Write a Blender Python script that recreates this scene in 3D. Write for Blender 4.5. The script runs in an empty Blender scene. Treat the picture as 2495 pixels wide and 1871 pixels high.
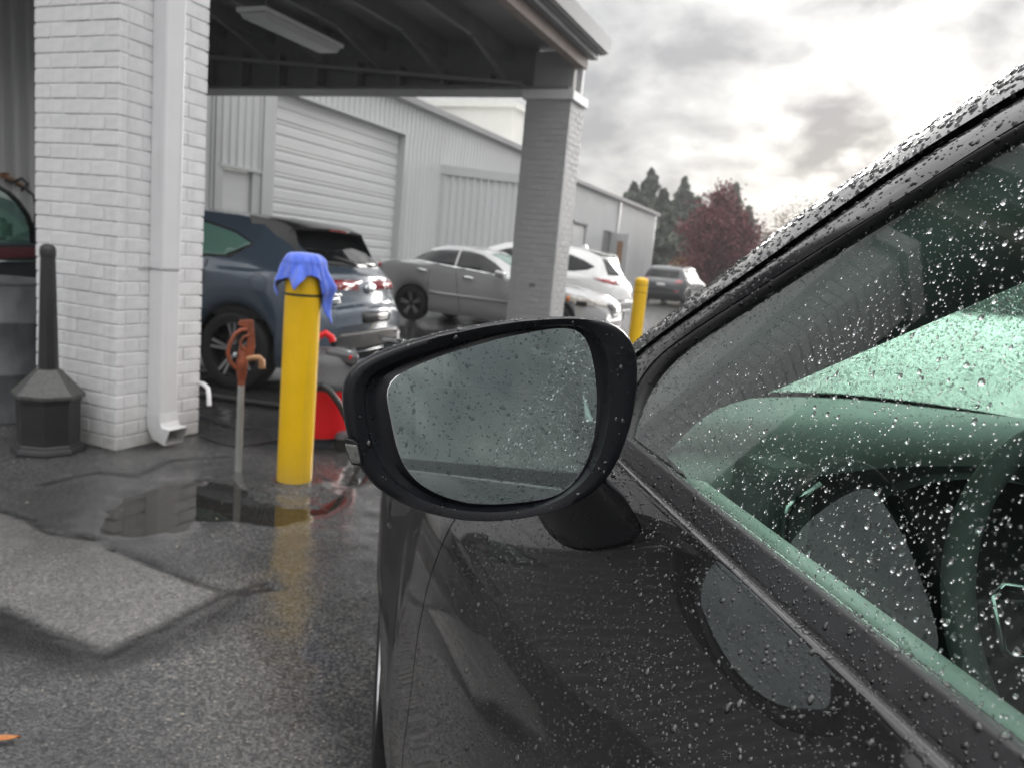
import bpy, bmesh, math, random
import numpy as np
from mathutils import Vector, Matrix
from mathutils.bvhtree import BVHTree

S = bpy.context.scene
COL = S.collection
rnd = random.Random(7)
R_ = math.radians

# ------------------------------------------------------------------ camera
# World axes follow the warehouse: +Y runs along its long wall, +X towards the car lot.
CAM_H = 1.25
F_PX, CXP, CYP = 1860.0, 1247.5, 935.5          # focal length and centre of the 2495 x 1871 photograph
PITCH, ROLL, YAW = R_(9.16), R_(5.36), R_(22.5)


def cam_basis():
    d = np.array([0, math.cos(PITCH), -math.sin(PITCH)])
    u0 = np.array([0, math.sin(PITCH), math.cos(PITCH)])
    r0 = np.array([1.0, 0, 0])
    r = math.cos(ROLL) * r0 + math.sin(ROLL) * u0
    u = math.cos(ROLL) * u0 - math.sin(ROLL) * r0
    c, s = math.cos(YAW), math.sin(YAW)
    m = np.array([[c, -s, 0], [s, c, 0], [0, 0, 1.0]])
    return m @ r, m @ u, m @ d


CR, CU, CD = cam_basis()
CPOS = np.array([0, 0, CAM_H])
cam_d = bpy.data.cameras.new('camera')
cam_d.sensor_width = 36.0
cam_d.sensor_fit = 'HORIZONTAL'
cam_d.lens = F_PX / 2495.0 * 36.0
cam_d.clip_start = 0.02
cam_d.clip_end = 900.0
cam_d.dof.use_dof = True
cam_d.dof.focus_distance = 0.64
cam_d.dof.aperture_fstop = 10.0
cam = bpy.data.objects.new('camera', cam_d)
COL.objects.link(cam)
cam.matrix_world = Matrix(((CR[0], CU[0], -CD[0], CPOS[0]), (CR[1], CU[1], -CD[1], CPOS[1]),
                           (CR[2], CU[2], -CD[2], CPOS[2]), (0, 0, 0, 1)))
S.camera = cam


def ray(u, v):
    """direction through a point of the photograph (surveyed lines only, results lie on real planes)"""
    return F_PX * CD + (u - CXP) * CR - (v - CYP) * CU


def G(u, v, z=0.0):
    d = ray(u, v)
    return CPOS + (z - CAM_H) / d[2] * d


def onx(u, v, x):
    d = ray(u, v)
    return CPOS + x / d[0] * d


def ony(u, v, y):
    d = ray(u, v)
    return CPOS + y / d[1] * d


# ------------------------------------------------------------------ light
SUN_DIR = ray(2180, 455)
SUN_DIR = SUN_DIR / np.linalg.norm(SUN_DIR)
SUN_EL = math.asin(SUN_DIR[2])
SUN_AZ = math.atan2(SUN_DIR[0], SUN_DIR[1])

world = bpy.data.worlds.new('World')
S.world = world
world.use_nodes = True
wn, wl = world.node_tree.nodes, world.node_tree.links
wn.clear()


def N(nodes, kind, **kw):
    n = nodes.new(kind)
    for k, v in kw.items():
        if k == 'inp':
            for kk, vv in v.items():
                n.inputs[kk].default_value = vv
        else:
            setattr(n, k, v)
    return n


def wmath(op, a, b=None, clamp=False):
    n = N(wn, 'ShaderNodeMath', operation=op)
    n.use_clamp = clamp
    for i, x in enumerate((a, b)):
        if x is None:
            continue
        if isinstance(x, (int, float)):
            n.inputs[i].default_value = x
        else:
            wl.new(x, n.inputs[i])
    return n.outputs[0]


w_out = N(wn, 'ShaderNodeOutputWorld')
w_bg = N(wn, 'ShaderNodeBackground')
w_sky = N(wn, 'ShaderNodeTexSky', sky_type='NISHITA', sun_disc=False, sun_elevation=max(SUN_EL, R_(5)), sun_rotation=SUN_AZ)
w_tc = N(wn, 'ShaderNodeTexCoord')
w_sep = N(wn, 'ShaderNodeSeparateXYZ')
wl.new(w_tc.outputs['Generated'], w_sep.inputs[0])
zc = wmath('MAXIMUM', w_sep.outputs[2], 0.0)
den = wmath('ADD', zc, 0.42)
w_cmb = N(wn, 'ShaderNodeCombineXYZ')
wl.new(wmath('DIVIDE', w_sep.outputs[0], den), w_cmb.inputs[0])
wl.new(wmath('DIVIDE', w_sep.outputs[1], den), w_cmb.inputs[1])
w_n1 = N(wn, 'ShaderNodeTexNoise', inp={'Scale': 3.3, 'Detail': 8.0, 'Roughness': 0.5, 'Distortion': 0.35})
w_n2 = N(wn, 'ShaderNodeTexNoise', inp={'Scale': 9.0, 'Detail': 6.0, 'Roughness': 0.55, 'Distortion': 0.2})
wl.new(w_cmb.outputs[0], w_n1.inputs['Vector'])
wl.new(w_cmb.outputs[0], w_n2.inputs['Vector'])
cl = wmath('ADD', wmath('MULTIPLY', w_n1.outputs[0], 0.66), wmath('MULTIPLY', w_n2.outputs[0], 0.34))
w_ramp = N(wn, 'ShaderNodeValToRGB')
e = w_ramp.color_ramp.elements
e[0].position, e[0].color = 0.40, (0.195, 0.197, 0.204, 1)
e[1].position, e[1].color = 0.62, (0.47, 0.466, 0.458, 1)
x = w_ramp.color_ramp.elements.new(0.47)
x.color = (0.26, 0.26, 0.263, 1)
x = w_ramp.color_ramp.elements.new(0.55)
x.color = (0.335, 0.334, 0.331, 1)
wl.new(cl, w_ramp.inputs[0])
# bright patch where the sun stands behind the cloud, and the brighter zenith of an overcast sky
w_dot = N(wn, 'ShaderNodeVectorMath', operation='DOT_PRODUCT')
wl.new(w_tc.outputs['Generated'], w_dot.inputs[0])
w_dot.inputs[1].default_value = tuple(SUN_DIR)
dpos = wmath('MAXIMUM', w_dot.outputs['Value'], 0.0)
glow = wmath('ADD', wmath('MULTIPLY', wmath('POWER', dpos, 26.0), 0.09), wmath('MULTIPLY', wmath('POWER', dpos, 110.0), 0.50))
glow = wmath('MULTIPLY', glow, wmath('MULTIPLY', wmath('SUBTRACT', cl, 0.36, True), 5.0))
w_g = N(wn, 'ShaderNodeMixRGB', blend_type='ADD', inp={'Color2': (1.0, 0.96, 0.88, 1)})
wl.new(glow, w_g.inputs['Fac'])
wl.new(w_ramp.outputs[0], w_g.inputs['Color1'])
zen = wmath('ADD', wmath('MULTIPLY', wmath('MULTIPLY', zc, zc), 3.6), 0.86)
w_z = N(wn, 'ShaderNodeVectorMath', operation='SCALE')
wl.new(w_g.outputs[0], w_z.inputs[0])
wl.new(zen, w_z.inputs['Scale'])
w_ns = N(wn, 'ShaderNodeVectorMath', operation='SCALE', inp={'Scale': 0.1})
wl.new(w_sky.outputs[0], w_ns.inputs[0])
w_mix = N(wn, 'ShaderNodeMixRGB', inp={'Fac': 0.985})
wl.new(w_ns.outputs[0], w_mix.inputs['Color1'])
wl.new(w_z.outputs[0], w_mix.inputs['Color2'])
wl.new(w_mix.outputs[0], w_bg.inputs[0])
w_bg.inputs[1].default_value = 1.0
wl.new(w_bg.outputs[0], w_out.inputs[0])

sun_d = bpy.data.lights.new('sun', 'SUN')
sun_d.energy = 1.2
sun_d.angle = R_(25)
sun_d.color = (1.0, 0.97, 0.93)
sun = bpy.data.objects.new('sun', sun_d)
COL.objects.link(sun)
sun.rotation_euler = Vector(SUN_DIR).to_track_quat('Z', 'Y').to_euler()
sun.location = (0, 0, 40)

S.view_settings.view_transform = 'Standard'
S.view_settings.look = 'None'
S.view_settings.gamma = 1.0
S.view_settings.use_curve_mapping = False
S.view_settings.exposure = 1.22
S.render.engine = 'CYCLES'
S.cycles.use_denoising = True
try:
    S.cycles.denoiser = 'OPENIMAGEDENOISE'
    S.cycles.denoising_input_passes = 'RGB_ALBEDO_NORMAL'
except Exception:
    pass
S.cycles.max_bounces = 14
S.cycles.diffuse_bounces = 4
S.cycles.glossy_bounces = 6
S.cycles.transmission_bounces = 10
S.cycles.transparent_max_bounces = 24
S.cycles.caustics_reflective = False
S.cycles.caustics_refractive = False
S.cycles.sample_clamp_indirect = 6.0
S.cycles.use_adaptive_sampling = False


# ------------------------------------------------------------------ mesh and object helpers
class MB:
    """collects verts and faces and links them as one mesh object"""

    def __init__(self):
        self.v, self.f = [], []

    def add(self, verts, faces):
        o = len(self.v)
        self.v += [tuple(map(float, p)) for p in verts]
        self.f += [tuple(i + o for i in q) for q in faces]
        return self

    def box(self, lo, hi):
        (a, b, c), (d, e_, f_) = lo, hi
        vs = [(a, b, c), (d, b, c), (d, e_, c), (a, e_, c), (a, b, f_), (d, b, f_), (d, e_, f_), (a, e_, f_)]
        return self.add(vs, [(0, 3, 2, 1), (4, 5, 6, 7), (0, 1, 5, 4), (1, 2, 6, 5), (2, 3, 7, 6), (3, 0, 4, 7)])

    def obox(self, c, ax, ay, az):
        """oriented box: centre and three half-axis vectors"""
        c, ax, ay, az = map(np.array, (c, ax, ay, az))
        vs = [c + sx * ax + sy * ay + sz * az for sz in (-1, 1) for sx, sy in ((-1, -1), (1, -1), (1, 1), (-1, 1))]
        return self.add(vs, [(0, 3, 2, 1), (4, 5, 6, 7), (0, 1, 5, 4), (1, 2, 6, 5), (2, 3, 7, 6), (3, 0, 4, 7)])

    def bar(self, a, b, w, h, up=(0, 0, 1)):
        a, b = np.array(a, float), np.array(b, float)
        d = b - a
        L = np.linalg.norm(d)
        d = d / L
        s = np.cross(d, np.array(up, float))
        s = s / np.linalg.norm(s)
        t = np.cross(s, d)
        return self.obox((a + b) / 2, d * L / 2, s * w / 2, t * h / 2)

    def loft(self, rings, close=True, cap=(False, False)):
        o = len(self.v)
        n = len(rings[0])
        for r in rings:
            self.v += [tuple(map(float, p)) for p in r]
        for i in range(len(rings) - 1):
            for j in range(n if close else n - 1):
                k = (j + 1) % n
                self.f.append((o + i * n + j, o + i * n + k, o + (i + 1) * n + k, o + (i + 1) * n + j))
        if cap[0]:
            self.f.append(tuple(o + j for j in reversed(range(n))))
        if cap[1]:
            self.f.append(tuple(o + (len(rings) - 1) * n + j for j in range(n)))
        return self

    def tube(self, path, r, n=10, cap=True):
        path = [np.array(p, float) for p in path]
        rs = r if isinstance(r, (list, tuple)) else [r] * len(path)
        rings = []
        ref = None
        for i, p in enumerate(path):
            t = path[min(i + 1, len(path) - 1)] - path[max(i - 1, 0)]
            t = t / (np.linalg.norm(t) + 1e-12)
            if ref is None:
                a = np.array([0, 0, 1.0]) if abs(t[2]) < 0.9 else np.array([1.0, 0, 0])
                ref = np.cross(t, a)
            ref = ref - t * (ref @ t)
            ref = ref / np.linalg.norm(ref)
            b = np.cross(t, ref)
            rings.append([p + rs[i] * (math.cos(2 * math.pi * k / n) * ref + math.sin(2 * math.pi * k / n) * b) for k in range(n)])
        return self.loft(rings, True, (cap, cap))

    def lathe(self, prof, n=24, c=(0, 0, 0), axis='z', ang=0.0, cap=(True, True)):
        rings = []
        for (r, h) in prof:
            ring = []
            for k in range(n):
                a = 2 * math.pi * k / n + ang
                x, y = r * math.cos(a), r * math.sin(a)
                p = (x, y, h) if axis == 'z' else ((h, x, y) if axis == 'x' else (y, h, x))
                ring.append((p[0] + c[0], p[1] + c[1], p[2] + c[2]))
            rings.append(ring)
        return self.loft(rings, True, cap)

    def prism(self, poly, vec):
        """flat polygon (3d points) pushed along vec"""
        n = len(poly)
        p = [np.array(q, float) for q in poly]
        vec = np.array(vec, float)
        vs = p + [q + vec for q in p]
        fs = [tuple(reversed(range(n))), tuple(range(n, 2 * n))] + [(i, (i + 1) % n, n + (i + 1) % n, n + i) for i in range(n)]
        return self.add(vs, fs)

    def mesh(self, name, m=None, smooth=None):
        me = bpy.data.meshes.new(name)
        me.from_pydata(self.v, [], self.f)
        bm = bmesh.new()
        bm.from_mesh(me)
        bmesh.ops.recalc_face_normals(bm, faces=bm.faces)
        bm.to_mesh(me)
        bm.free()
        if m is not None:
            me.materials.append(m)
        if smooth is not None:
            me.shade_smooth()
            if smooth > 0:
                me.set_sharp_from_angle(angle=R_(smooth))
        return me

    def build(self, name, m, parent=None, smooth=None, bevel=0.0, seg=2, subsurf=0):
        o = bpy.data.objects.new(name, self.mesh(name, m, smooth))
        COL.objects.link(o)
        if parent is not None:
            o.parent = parent
        if bevel:
            b = o.modifiers.new('bevel', 'BEVEL')
            b.width, b.segments, b.limit_method, b.angle_limit = bevel, seg, 'ANGLE', R_(35)
        if subsurf:
            b = o.modifiers.new('sub', 'SUBSURF')
            b.levels = b.render_levels = subsurf
        return o


def tag(o, label=None, cat=None, group=None, kind=None):
    for k, v in (('label', label), ('category', cat), ('group', group), ('kind', kind)):
        if v:
            o[k] = v
    return o


def empty(name, loc=(0, 0, 0), rz=0.0, label=None, cat=None, group=None):
    o = bpy.data.objects.new(name, None)
    o.empty_display_size = 0.1
    COL.objects.link(o)
    o.location = loc
    o.rotation_euler = (0, 0, rz)
    return tag(o, label, cat, group)


def link(name, me, parent=None, loc=None, scale=None):
    o = bpy.data.objects.new(name, me)
    COL.objects.link(o)
    if parent is not None:
        o.parent = parent
    if loc is not None:
        o.location = loc
    if scale is not None:
        o.scale = scale
    return o


def copy_tree(o, parent=None):
    c = o.copy()
    COL.objects.link(c)
    c.parent = parent
    for ch in list(o.children):
        copy_tree(ch, c)
    return c


# ------------------------------------------------------------------ materials
def mat(name, base, rough=0.5, metal=0.0, var=0.0, vscale=6.0, bump=0.0, bscale=60.0, coat=0.0, spec=0.5,
        base2=None, rvar=0.0, coord='Object', stretch=None, sheen=0.0, bdist=0.01):
    """principled surface with procedural colour, gloss and relief variation"""
    m = bpy.data.materials.new(name)
    m.use_nodes = True
    nt = m.node_tree
    n, l = nt.nodes, nt.links
    p = n['Principled BSDF']
    p.inputs['Roughness'].default_value = rough
    p.inputs['Metallic'].default_value = metal
    p.inputs['Coat Weight'].default_value = coat
    p.inputs['Coat Roughness'].default_value = 0.03
    p.inputs['Specular IOR Level'].default_value = spec
    p.inputs['Sheen Weight'].default_value = sheen
    p.inputs['Base Color'].default_value = (*base, 1)
    tc = n.new('ShaderNodeTexCoord')
    vec = tc.outputs[coord]
    if stretch:
        mp = n.new('ShaderNodeMapping')
        mp.inputs['Scale'].default_value = stretch
        l.new(vec, mp.inputs[0])
        vec = mp.outputs[0]
    if var or base2 or rvar:
        nz = n.new('ShaderNodeTexNoise')
        nz.inputs['Scale'].default_value = vscale
        nz.inputs['Detail'].default_value = 8
        nz.inputs['Roughness'].default_value = 0.62
        l.new(vec, nz.inputs['Vector'])
        rp = n.new('ShaderNodeValToRGB')
        b2 = base2 if base2 else tuple(c * (1 + var) for c in base)
        b1 = base if base2 else tuple(c * (1 - var) for c in base)
        rp.color_ramp.elements[0].position = 0.32
        rp.color_ramp.elements[1].position = 0.68
        rp.color_ramp.elements[0].color = (*b1, 1)
        rp.color_ramp.elements[1].color = (*b2, 1)
        l.new(nz.outputs[0], rp.inputs[0])
        l.new(rp.outputs[0], p.inputs['Base Color'])
        if rvar:
            mr = n.new('ShaderNodeMapRange')
            mr.inputs['From Min'].default_value = 0.3
            mr.inputs['From Max'].default_value = 0.7
            mr.inputs['To Min'].default_value = max(rough - rvar, 0.02)
            mr.inputs['To Max'].default_value = rough + rvar
            l.new(nz.outputs[0], mr.inputs['Value'])
            l.new(mr.outputs[0], p.inputs['Roughness'])
    if bump:
        nb = n.new('ShaderNodeTexNoise')
        nb.inputs['Scale'].default_value = bscale
        nb.inputs['Detail'].default_value = 5
        l.new(vec, nb.inputs['Vector'])
        bp = n.new('ShaderNodeBump')
        bp.inputs['Strength'].default_value = bump
        bp.inputs['Distance'].default_value = bdist
        l.new(nb.outputs[0], bp.inputs['Height'])
        l.new(bp.outputs[0], p.inputs['Normal'])
    return m


def glass_mat(name, tint, ior=1.5, refl=1.0, rough=0.0):
    """thin pane: tinted see-through plus a mirror reflection by Fresnel"""
    m = bpy.data.materials.new(name)
    m.use_nodes = True
    n, l = m.node_tree.nodes, m.node_tree.links
    n.clear()
    o = n.new('ShaderNodeOutputMaterial')
    mx = n.new('ShaderNodeMixShader')
    tr = n.new('ShaderNodeBsdfTransparent')
    tr.inputs[0].default_value = (*tint, 1)
    gl = n.new('ShaderNodeBsdfGlossy')
    gl.inputs['Roughness'].default_value = rough
    gl.inputs['Color'].default_value = (refl, refl, refl, 1)
    lw = n.new('ShaderNodeLayerWeight')
    lw.inputs['Blend'].default_value = 0.5
    pw = n.new('ShaderNodeMath')
    pw.operation = 'POWER'
    pw.inputs[1].default_value = 3.2
    l.new(lw.outputs['Facing'], pw.inputs[0])
    mr = n.new('ShaderNodeMapRange')
    f0 = 2 * ((ior - 1) / (ior + 1)) ** 2
    mr.inputs['To Min'].default_value = f0
    mr.inputs['To Max'].default_value = 0.95
    l.new(pw.outputs[0], mr.inputs['Value'])
    l.new(mr.outputs[0], mx.inputs[0])
    l.new(tr.outputs[0], mx.inputs[1])
    l.new(gl.outputs[0], mx.inputs[2])
    l.new(mx.outputs[0], o.inputs[0])
    return m


def water_mat(name):
    m = bpy.data.materials.new(name)
    m.use_nodes = True
    n, l = m.node_tree.nodes, m.node_tree.links
    n.clear()
    o = n.new('ShaderNodeOutputMaterial')
    g = n.new('ShaderNodeBsdfGlass')
    g.inputs['IOR'].default_value = 1.33
    g.inputs['Roughness'].default_value = 0.0
    l.new(g.outputs[0], o.inputs[0])
    return m


def bead_mat(name, tint, ior, k=1.0):
    """a bead of water on dark paint: it dims what lies under it and mirrors the sky at its rim"""
    m = bpy.data.materials.new(name)
    m.use_nodes = True
    n, l = m.node_tree.nodes, m.node_tree.links
    n.clear()
    o = n.new('ShaderNodeOutputMaterial')
    mx = n.new('ShaderNodeMixShader')
    tr = n.new('ShaderNodeBsdfTransparent')
    tr.inputs[0].default_value = (*tint, 1)
    gl = n.new('ShaderNodeBsdfGlossy')
    gl.inputs['Roughness'].default_value = 0.0
    gl.inputs['Color'].default_value = (k, k, k, 1)
    fr = n.new('ShaderNodeFresnel')
    fr.inputs[0].default_value = ior
    l.new(fr.outputs[0], mx.inputs[0])
    l.new(tr.outputs[0], mx.inputs[1])
    l.new(gl.outputs[0], mx.inputs[2])
    l.new(mx.outputs[0], o.inputs[0])
    return m


M = {}
M['bead'] = bead_mat('water_bead_on_paint', (0.45, 0.45, 0.46), 1.8)
M['bead_mirror'] = bead_mat('water_bead_on_mirror', (0.70, 0.72, 0.72), 1.42)
M['bead_glass'] = bead_mat('water_bead_on_glass', (0.50, 0.58, 0.55), 1.65)
M['bead_dark'] = bead_mat('water_bead_on_pillar', (0.22, 0.22, 0.23), 1.45)
M['water'] = water_mat('rain_water')
# ================================================================== SETTING
M['brick'] = mat('white_painted_brick', (0.80, 0.80, 0.805), 0.42, var=0.07, vscale=9, bump=0.5, bscale=55, bdist=0.006, rvar=0.08)
M['mortar'] = mat('white_painted_mortar', (0.82, 0.82, 0.825), 0.5, var=0.05, vscale=12, bump=0.4, bscale=90, bdist=0.004)
M['white_paint'] = mat('white_gloss_paint', (0.82, 0.82, 0.83), 0.35, var=0.03, vscale=5, rvar=0.06)
M['metal_sheet'] = mat('pale_grey_metal_sheet', (0.60, 0.605, 0.61), 0.42, var=0.05, vscale=1.2, rvar=0.1, stretch=(1, 1, 0.25))
M['metal_trim'] = mat('grey_metal_trim', (0.50, 0.505, 0.51), 0.4, var=0.04, vscale=2)
M['door_white'] = mat('white_steel_door', (0.64, 0.645, 0.645), 0.45, var=0.05, vscale=1.6, rvar=0.08, stretch=(1, 0.3, 2))
M['steel_dark'] = mat('grey_painted_steel', (0.22, 0.223, 0.23), 0.5, var=0.12, vscale=4, bump=0.1)
M['deck'] = mat('grey_roof_deck', (0.30, 0.30, 0.305), 0.6, var=0.1, vscale=3)
M['fascia'] = mat('grey_gutter_metal', (0.42, 0.42, 0.43), 0.4, var=0.05, vscale=3)
M['rust_beam'] = mat('weathered_pinkish_beam', (0.40, 0.33, 0.30), 0.6, var=0.12, vscale=5)
M['brick_shaded'] = mat('shaded_white_brick', (0.50, 0.50, 0.505), 0.5, var=0.06, vscale=6, bump=0.3, bscale=55, bdist=0.004, rvar=0.06)  # white painted brick, greyed so that the colour carries the canopy shade
M['pale_wall'] = mat('cream_stucco', (0.85, 0.84, 0.78), 0.7, var=0.03, vscale=1)


def soiled(m, strength=0.5):
    """each piece its own slight tone, and splashed dirt and algae in the lowest courses"""
    n, l = m.node_tree.nodes, m.node_tree.links
    p = n['Principled BSDF']
    src = p.inputs['Base Color'].links[0].from_socket
    oi = n.new('ShaderNodeObjectInfo')
    hv = n.new('ShaderNodeMixRGB')
    hv.blend_type = 'MULTIPLY'
    mr = n.new('ShaderNodeMapRange')
    mr.inputs['To Min'].default_value = 0.0
    mr.inputs['To Max'].default_value = 0.16
    l.new(oi.outputs['Random'], mr.inputs['Value'])
    l.new(mr.outputs[0], hv.inputs[0])
    l.new(src, hv.inputs[1])
    hv.inputs[2].default_value = (0.55, 0.55, 0.56, 1)
    ge = n.new('ShaderNodeNewGeometry')
    sx = n.new('ShaderNodeSeparateXYZ')
    l.new(ge.outputs['Position'], sx.inputs[0])
    nz_ = n.new('ShaderNodeTexNoise')
    nz_.inputs['Scale'].default_value = 9
    nz_.inputs['Detail'].default_value = 8
    l.new(ge.outputs['Position'], nz_.inputs['Vector'])
    hgt = n.new('ShaderNodeMapRange')
    hgt.inputs['From Min'].default_value = 0.30
    hgt.inputs['From Max'].default_value = -0.02
    l.new(sx.outputs[2], hgt.inputs['Value'])
    m1 = n.new('ShaderNodeMath')
    m1.operation = 'POWER'
    m1.inputs[1].default_value = 1.6
    l.new(hgt.outputs[0], m1.inputs[0])
    m2 = n.new('ShaderNodeMath')
    m2.operation = 'MULTIPLY'
    l.new(m1.outputs[0], m2.inputs[0])
    l.new(nz_.outputs[0], m2.inputs[1])
    # thin grime streaks running down the paint
    mp_ = n.new('ShaderNodeMapping')
    mp_.inputs['Scale'].default_value = (22, 22, 0.9)
    l.new(ge.outputs['Position'], mp_.inputs[0])
    st = n.new('ShaderNodeTexNoise')
    st.inputs['Scale'].default_value = 1.0
    st.inputs['Detail'].default_value = 6
    l.new(mp_.outputs[0], st.inputs['Vector'])
    sr = n.new('ShaderNodeMapRange')
    sr.inputs['From Min'].default_value = 0.58
    sr.inputs['From Max'].default_value = 0.75
    sr.inputs['To Max'].default_value = 0.16
    l.new(st.outputs[0], sr.inputs['Value'])
    m3 = n.new('ShaderNodeMath')
    m3.operation = 'MULTIPLY_ADD'
    m3.use_clamp = True
    m3.inputs[1].default_value = 2.2 * strength
    l.new(m2.outputs[0], m3.inputs[0])
    l.new(sr.outputs[0], m3.inputs[2])
    dx = n.new('ShaderNodeMixRGB')
    l.new(m3.outputs[0], dx.inputs[0])
    l.new(hv.outputs[0], dx.inputs[1])
    dx.inputs[2].default_value = (0.17, 0.16, 0.12, 1)
    l.new(dx.outputs[0], p.inputs['Base Color'])


for k_ in ('brick', 'mortar', 'white_paint', 'brick_shaded'):
    soiled(M[k_])


def poly_sd(px, py, poly):
    """signed distance to a polygon, negative inside"""
    d2 = np.full(px.shape, 1e9)
    ins = np.zeros(px.shape, bool)
    n = len(poly)
    for i in range(n):
        ax, ay = poly[i][0], poly[i][1]
        bx, by = poly[(i + 1) % n][0], poly[(i + 1) % n][1]
        ex, ey = bx - ax, by - ay
        t = np.clip(((px - ax) * ex + (py - ay) * ey) / (ex * ex + ey * ey + 1e-12), 0, 1)
        d2 = np.minimum(d2, (px - ax - t * ex) ** 2 + (py - ay - t * ey) ** 2)
        c = (ay > py) != (by > py)
        xi = ax + (py - ay) / (by - ay + 1e-12) * (bx - ax)
        ins ^= c & (px < xi)
    d = np.sqrt(d2)
    return np.where(ins, -d, d)


def line_d(px, py, pts):
    d2 = np.full(px.shape, 1e9)
    for (ax, ay), (bx, by) in zip([p[:2] for p in pts[:-1]], [p[:2] for p in pts[1:]]):
        ex, ey = bx - ax, by - ay
        t = np.clip(((px - ax) * ex + (py - ay) * ey) / (ex * ex + ey * ey + 1e-12), 0, 1)
        d2 = np.minimum(d2, (px - ax - t * ex) ** 2 + (py - ay - t * ey) ** 2)
    return np.sqrt(d2)


def vnoise(x, y, s, seed):
    """smooth value noise in numpy"""
    r = np.random.RandomState(seed)
    t = r.rand(256, 256)
    x, y = x * s + 1000.3, y * s + 1000.7
    xi, yi = np.floor(x).astype(int), np.floor(y).astype(int)
    fx, fy = x - xi, y - yi
    fx, fy = fx * fx * (3 - 2 * fx), fy * fy * (3 - 2 * fy)
    g = lambda i, j: t[i % 256, j % 256]
    return (g(xi, yi) * (1 - fx) + g(xi + 1, yi) * fx) * (1 - fy) + (g(xi, yi + 1) * (1 - fx) + g(xi + 1, yi + 1) * fx) * fy


def fbm(x, y, s, seed, o=4):
    return sum(vnoise(x, y, s * 2 ** k, seed + k) * 0.5 ** (k + 1) for k in range(o)) / (1 - 0.5 ** o)


def sstep(a, b, x):
    t = np.clip((x - a) / (b - a), 0, 1)
    return t * t * (3 - 2 * t)


# ---- the ground: one graded sheet, fine where the camera looks down, reaching the horizon
def graded(lo, hi, step, far):
    a = list(np.arange(lo, hi + 1e-6, step))
    s, x = step, a[-1]
    up = []
    while x < far:
        s *= 1.16
        x += s
        up.append(x)
    s, x = step, a[0]
    dn = []
    while x > -far:
        s *= 1.16
        x -= s
        dn.append(x)
    return np.array(dn[::-1] + a + up)


gx, gy = graded(-5.2, -0.2, 0.024, 420), graded(0.9, 4.6, 0.024, 420)
GX, GY = np.meshgrid(gx, gy, indexing='xy')
PUD = [G(u, v) for u, v in ((215, 1262), (300, 1205), (385, 1180), (480, 1168), (575, 1182), (640, 1207), (690, 1232), (760, 1236), (806, 1206),
                            (828, 1150), (870, 1120), (940, 1090), (960, 1120), (905, 1172), (830, 1215), (755, 1257), (664, 1286), (545, 1270),
                            (490, 1274), (450, 1297), (385, 1302), (300, 1318), (235, 1300))]
PATCH = [G(u, v) for u, v in ((-420, 1190), (-200, 1215), (0, 1246), (195, 1310), (285, 1338), (420, 1395), (548, 1447), (400, 1520), (250, 1594), (190, 1572),
                              (130, 1545), (60, 1505), (0, 1478), (-200, 1420), (-420, 1350))]
DAMP = [G(u, v) for u, v in ((560, 1440), (640, 1430), (600, 1500), (480, 1570), (390, 1610), (262, 1640), (150, 1625), (0, 1585), (-200, 1560), (-200, 1420),
                             (0, 1478), (130, 1545), (250, 1594), (400, 1520))]
CRACKS = [[G(u, v) for u, v in ((-200, 1195), (0, 1243), (80, 1268), (130, 1300), (195, 1308), (230, 1312))],
          [G(u, v) for u, v in ((280, 1335), (330, 1348), (420, 1390), (500, 1420), (600, 1440), (660, 1432))],
          [G(u, v) for u, v in ((0, 1478), (130, 1545), (250, 1594), (400, 1520), (551, 1445), (640, 1420))],
          [G(u, v) for u, v in ((100, 1180), (230, 1150), (330, 1160), (420, 1120), (560, 1110))],
          [G(u, v) for u, v in ((480, 1010), (560, 1040), (700, 1050), (900, 1035))]]
near = (GX > -7) & (GX < 1.5) & (GY > 0) & (GY < 8)
wob = (fbm(GX, GY, 5.0, 3) - 0.5) * 0.16 + (fbm(GX, GY, 16.0, 12) - 0.5) * 0.05
sdp = poly_sd(GX, GY, PUD) + wob
sdq = poly_sd(GX, GY, PATCH) + wob * 0.30 + (fbm(GX, GY, 45.0, 77) - 0.5) * 0.035
sdd = poly_sd(GX, GY, DAMP) + wob * 0.8
crk = np.minimum.reduce([line_d(GX + wob * 0.3, GY + wob * 0.25, c) for c in CRACKS])
pud = 1 - sstep(-0.09, 0.05, sdp)
wetz = np.clip(1 - sstep(-0.05, 0.35, sdp), 0, 1)
patch = 1 - sstep(-0.012, 0.012, sdq)
damp = 1 - sstep(-0.10, 0.05, sdd)
FILM = [G(u, v) for u, v in ((560, 1290), (760, 1262), (960, 1180), (960, 1900), (820, 1900), (700, 1700), (620, 1560), (600, 1440))]
film = (1 - sstep(-0.12, 0.16, poly_sd(GX, GY, FILM) + wob * 1.2)) * (0.7 + 0.3 * fbm(GX, GY, 7, 51))
crack = np.exp(-(crk / 0.019) ** 2) * (0.5 + fbm(GX, GY, 9, 31))
b0 = np.array([-2.461, 3.117])
mound = np.exp(-((np.hypot(GX - b0[0], GY - b0[1]) - 0.12) / 0.05) ** 2) * 0.026
Z = (fbm(GX, GY, 0.9, 5) - 0.5) * 0.016 + (fbm(GX, GY, 14, 9) - 0.5) * 0.006
Z = Z * (1 - 0.75 * pud) - 0.011 * pud + 0.004 * patch - 0.006 * damp - 0.011 * crack + mound * (1 - 0 * pud)
Z = np.where(near, Z, Z * 0.3)
nv, nh = GX.shape
me = bpy.data.meshes.new('asphalt_ground')
vs = np.stack([GX.ravel(), GY.ravel(), Z.ravel()], 1)
idx = np.arange(nv * nh).reshape(nv, nh)
qs = np.stack([idx[:-1, :-1].ravel(), idx[:-1, 1:].ravel(), idx[1:, 1:].ravel(), idx[1:, :-1].ravel()], 1)


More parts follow.
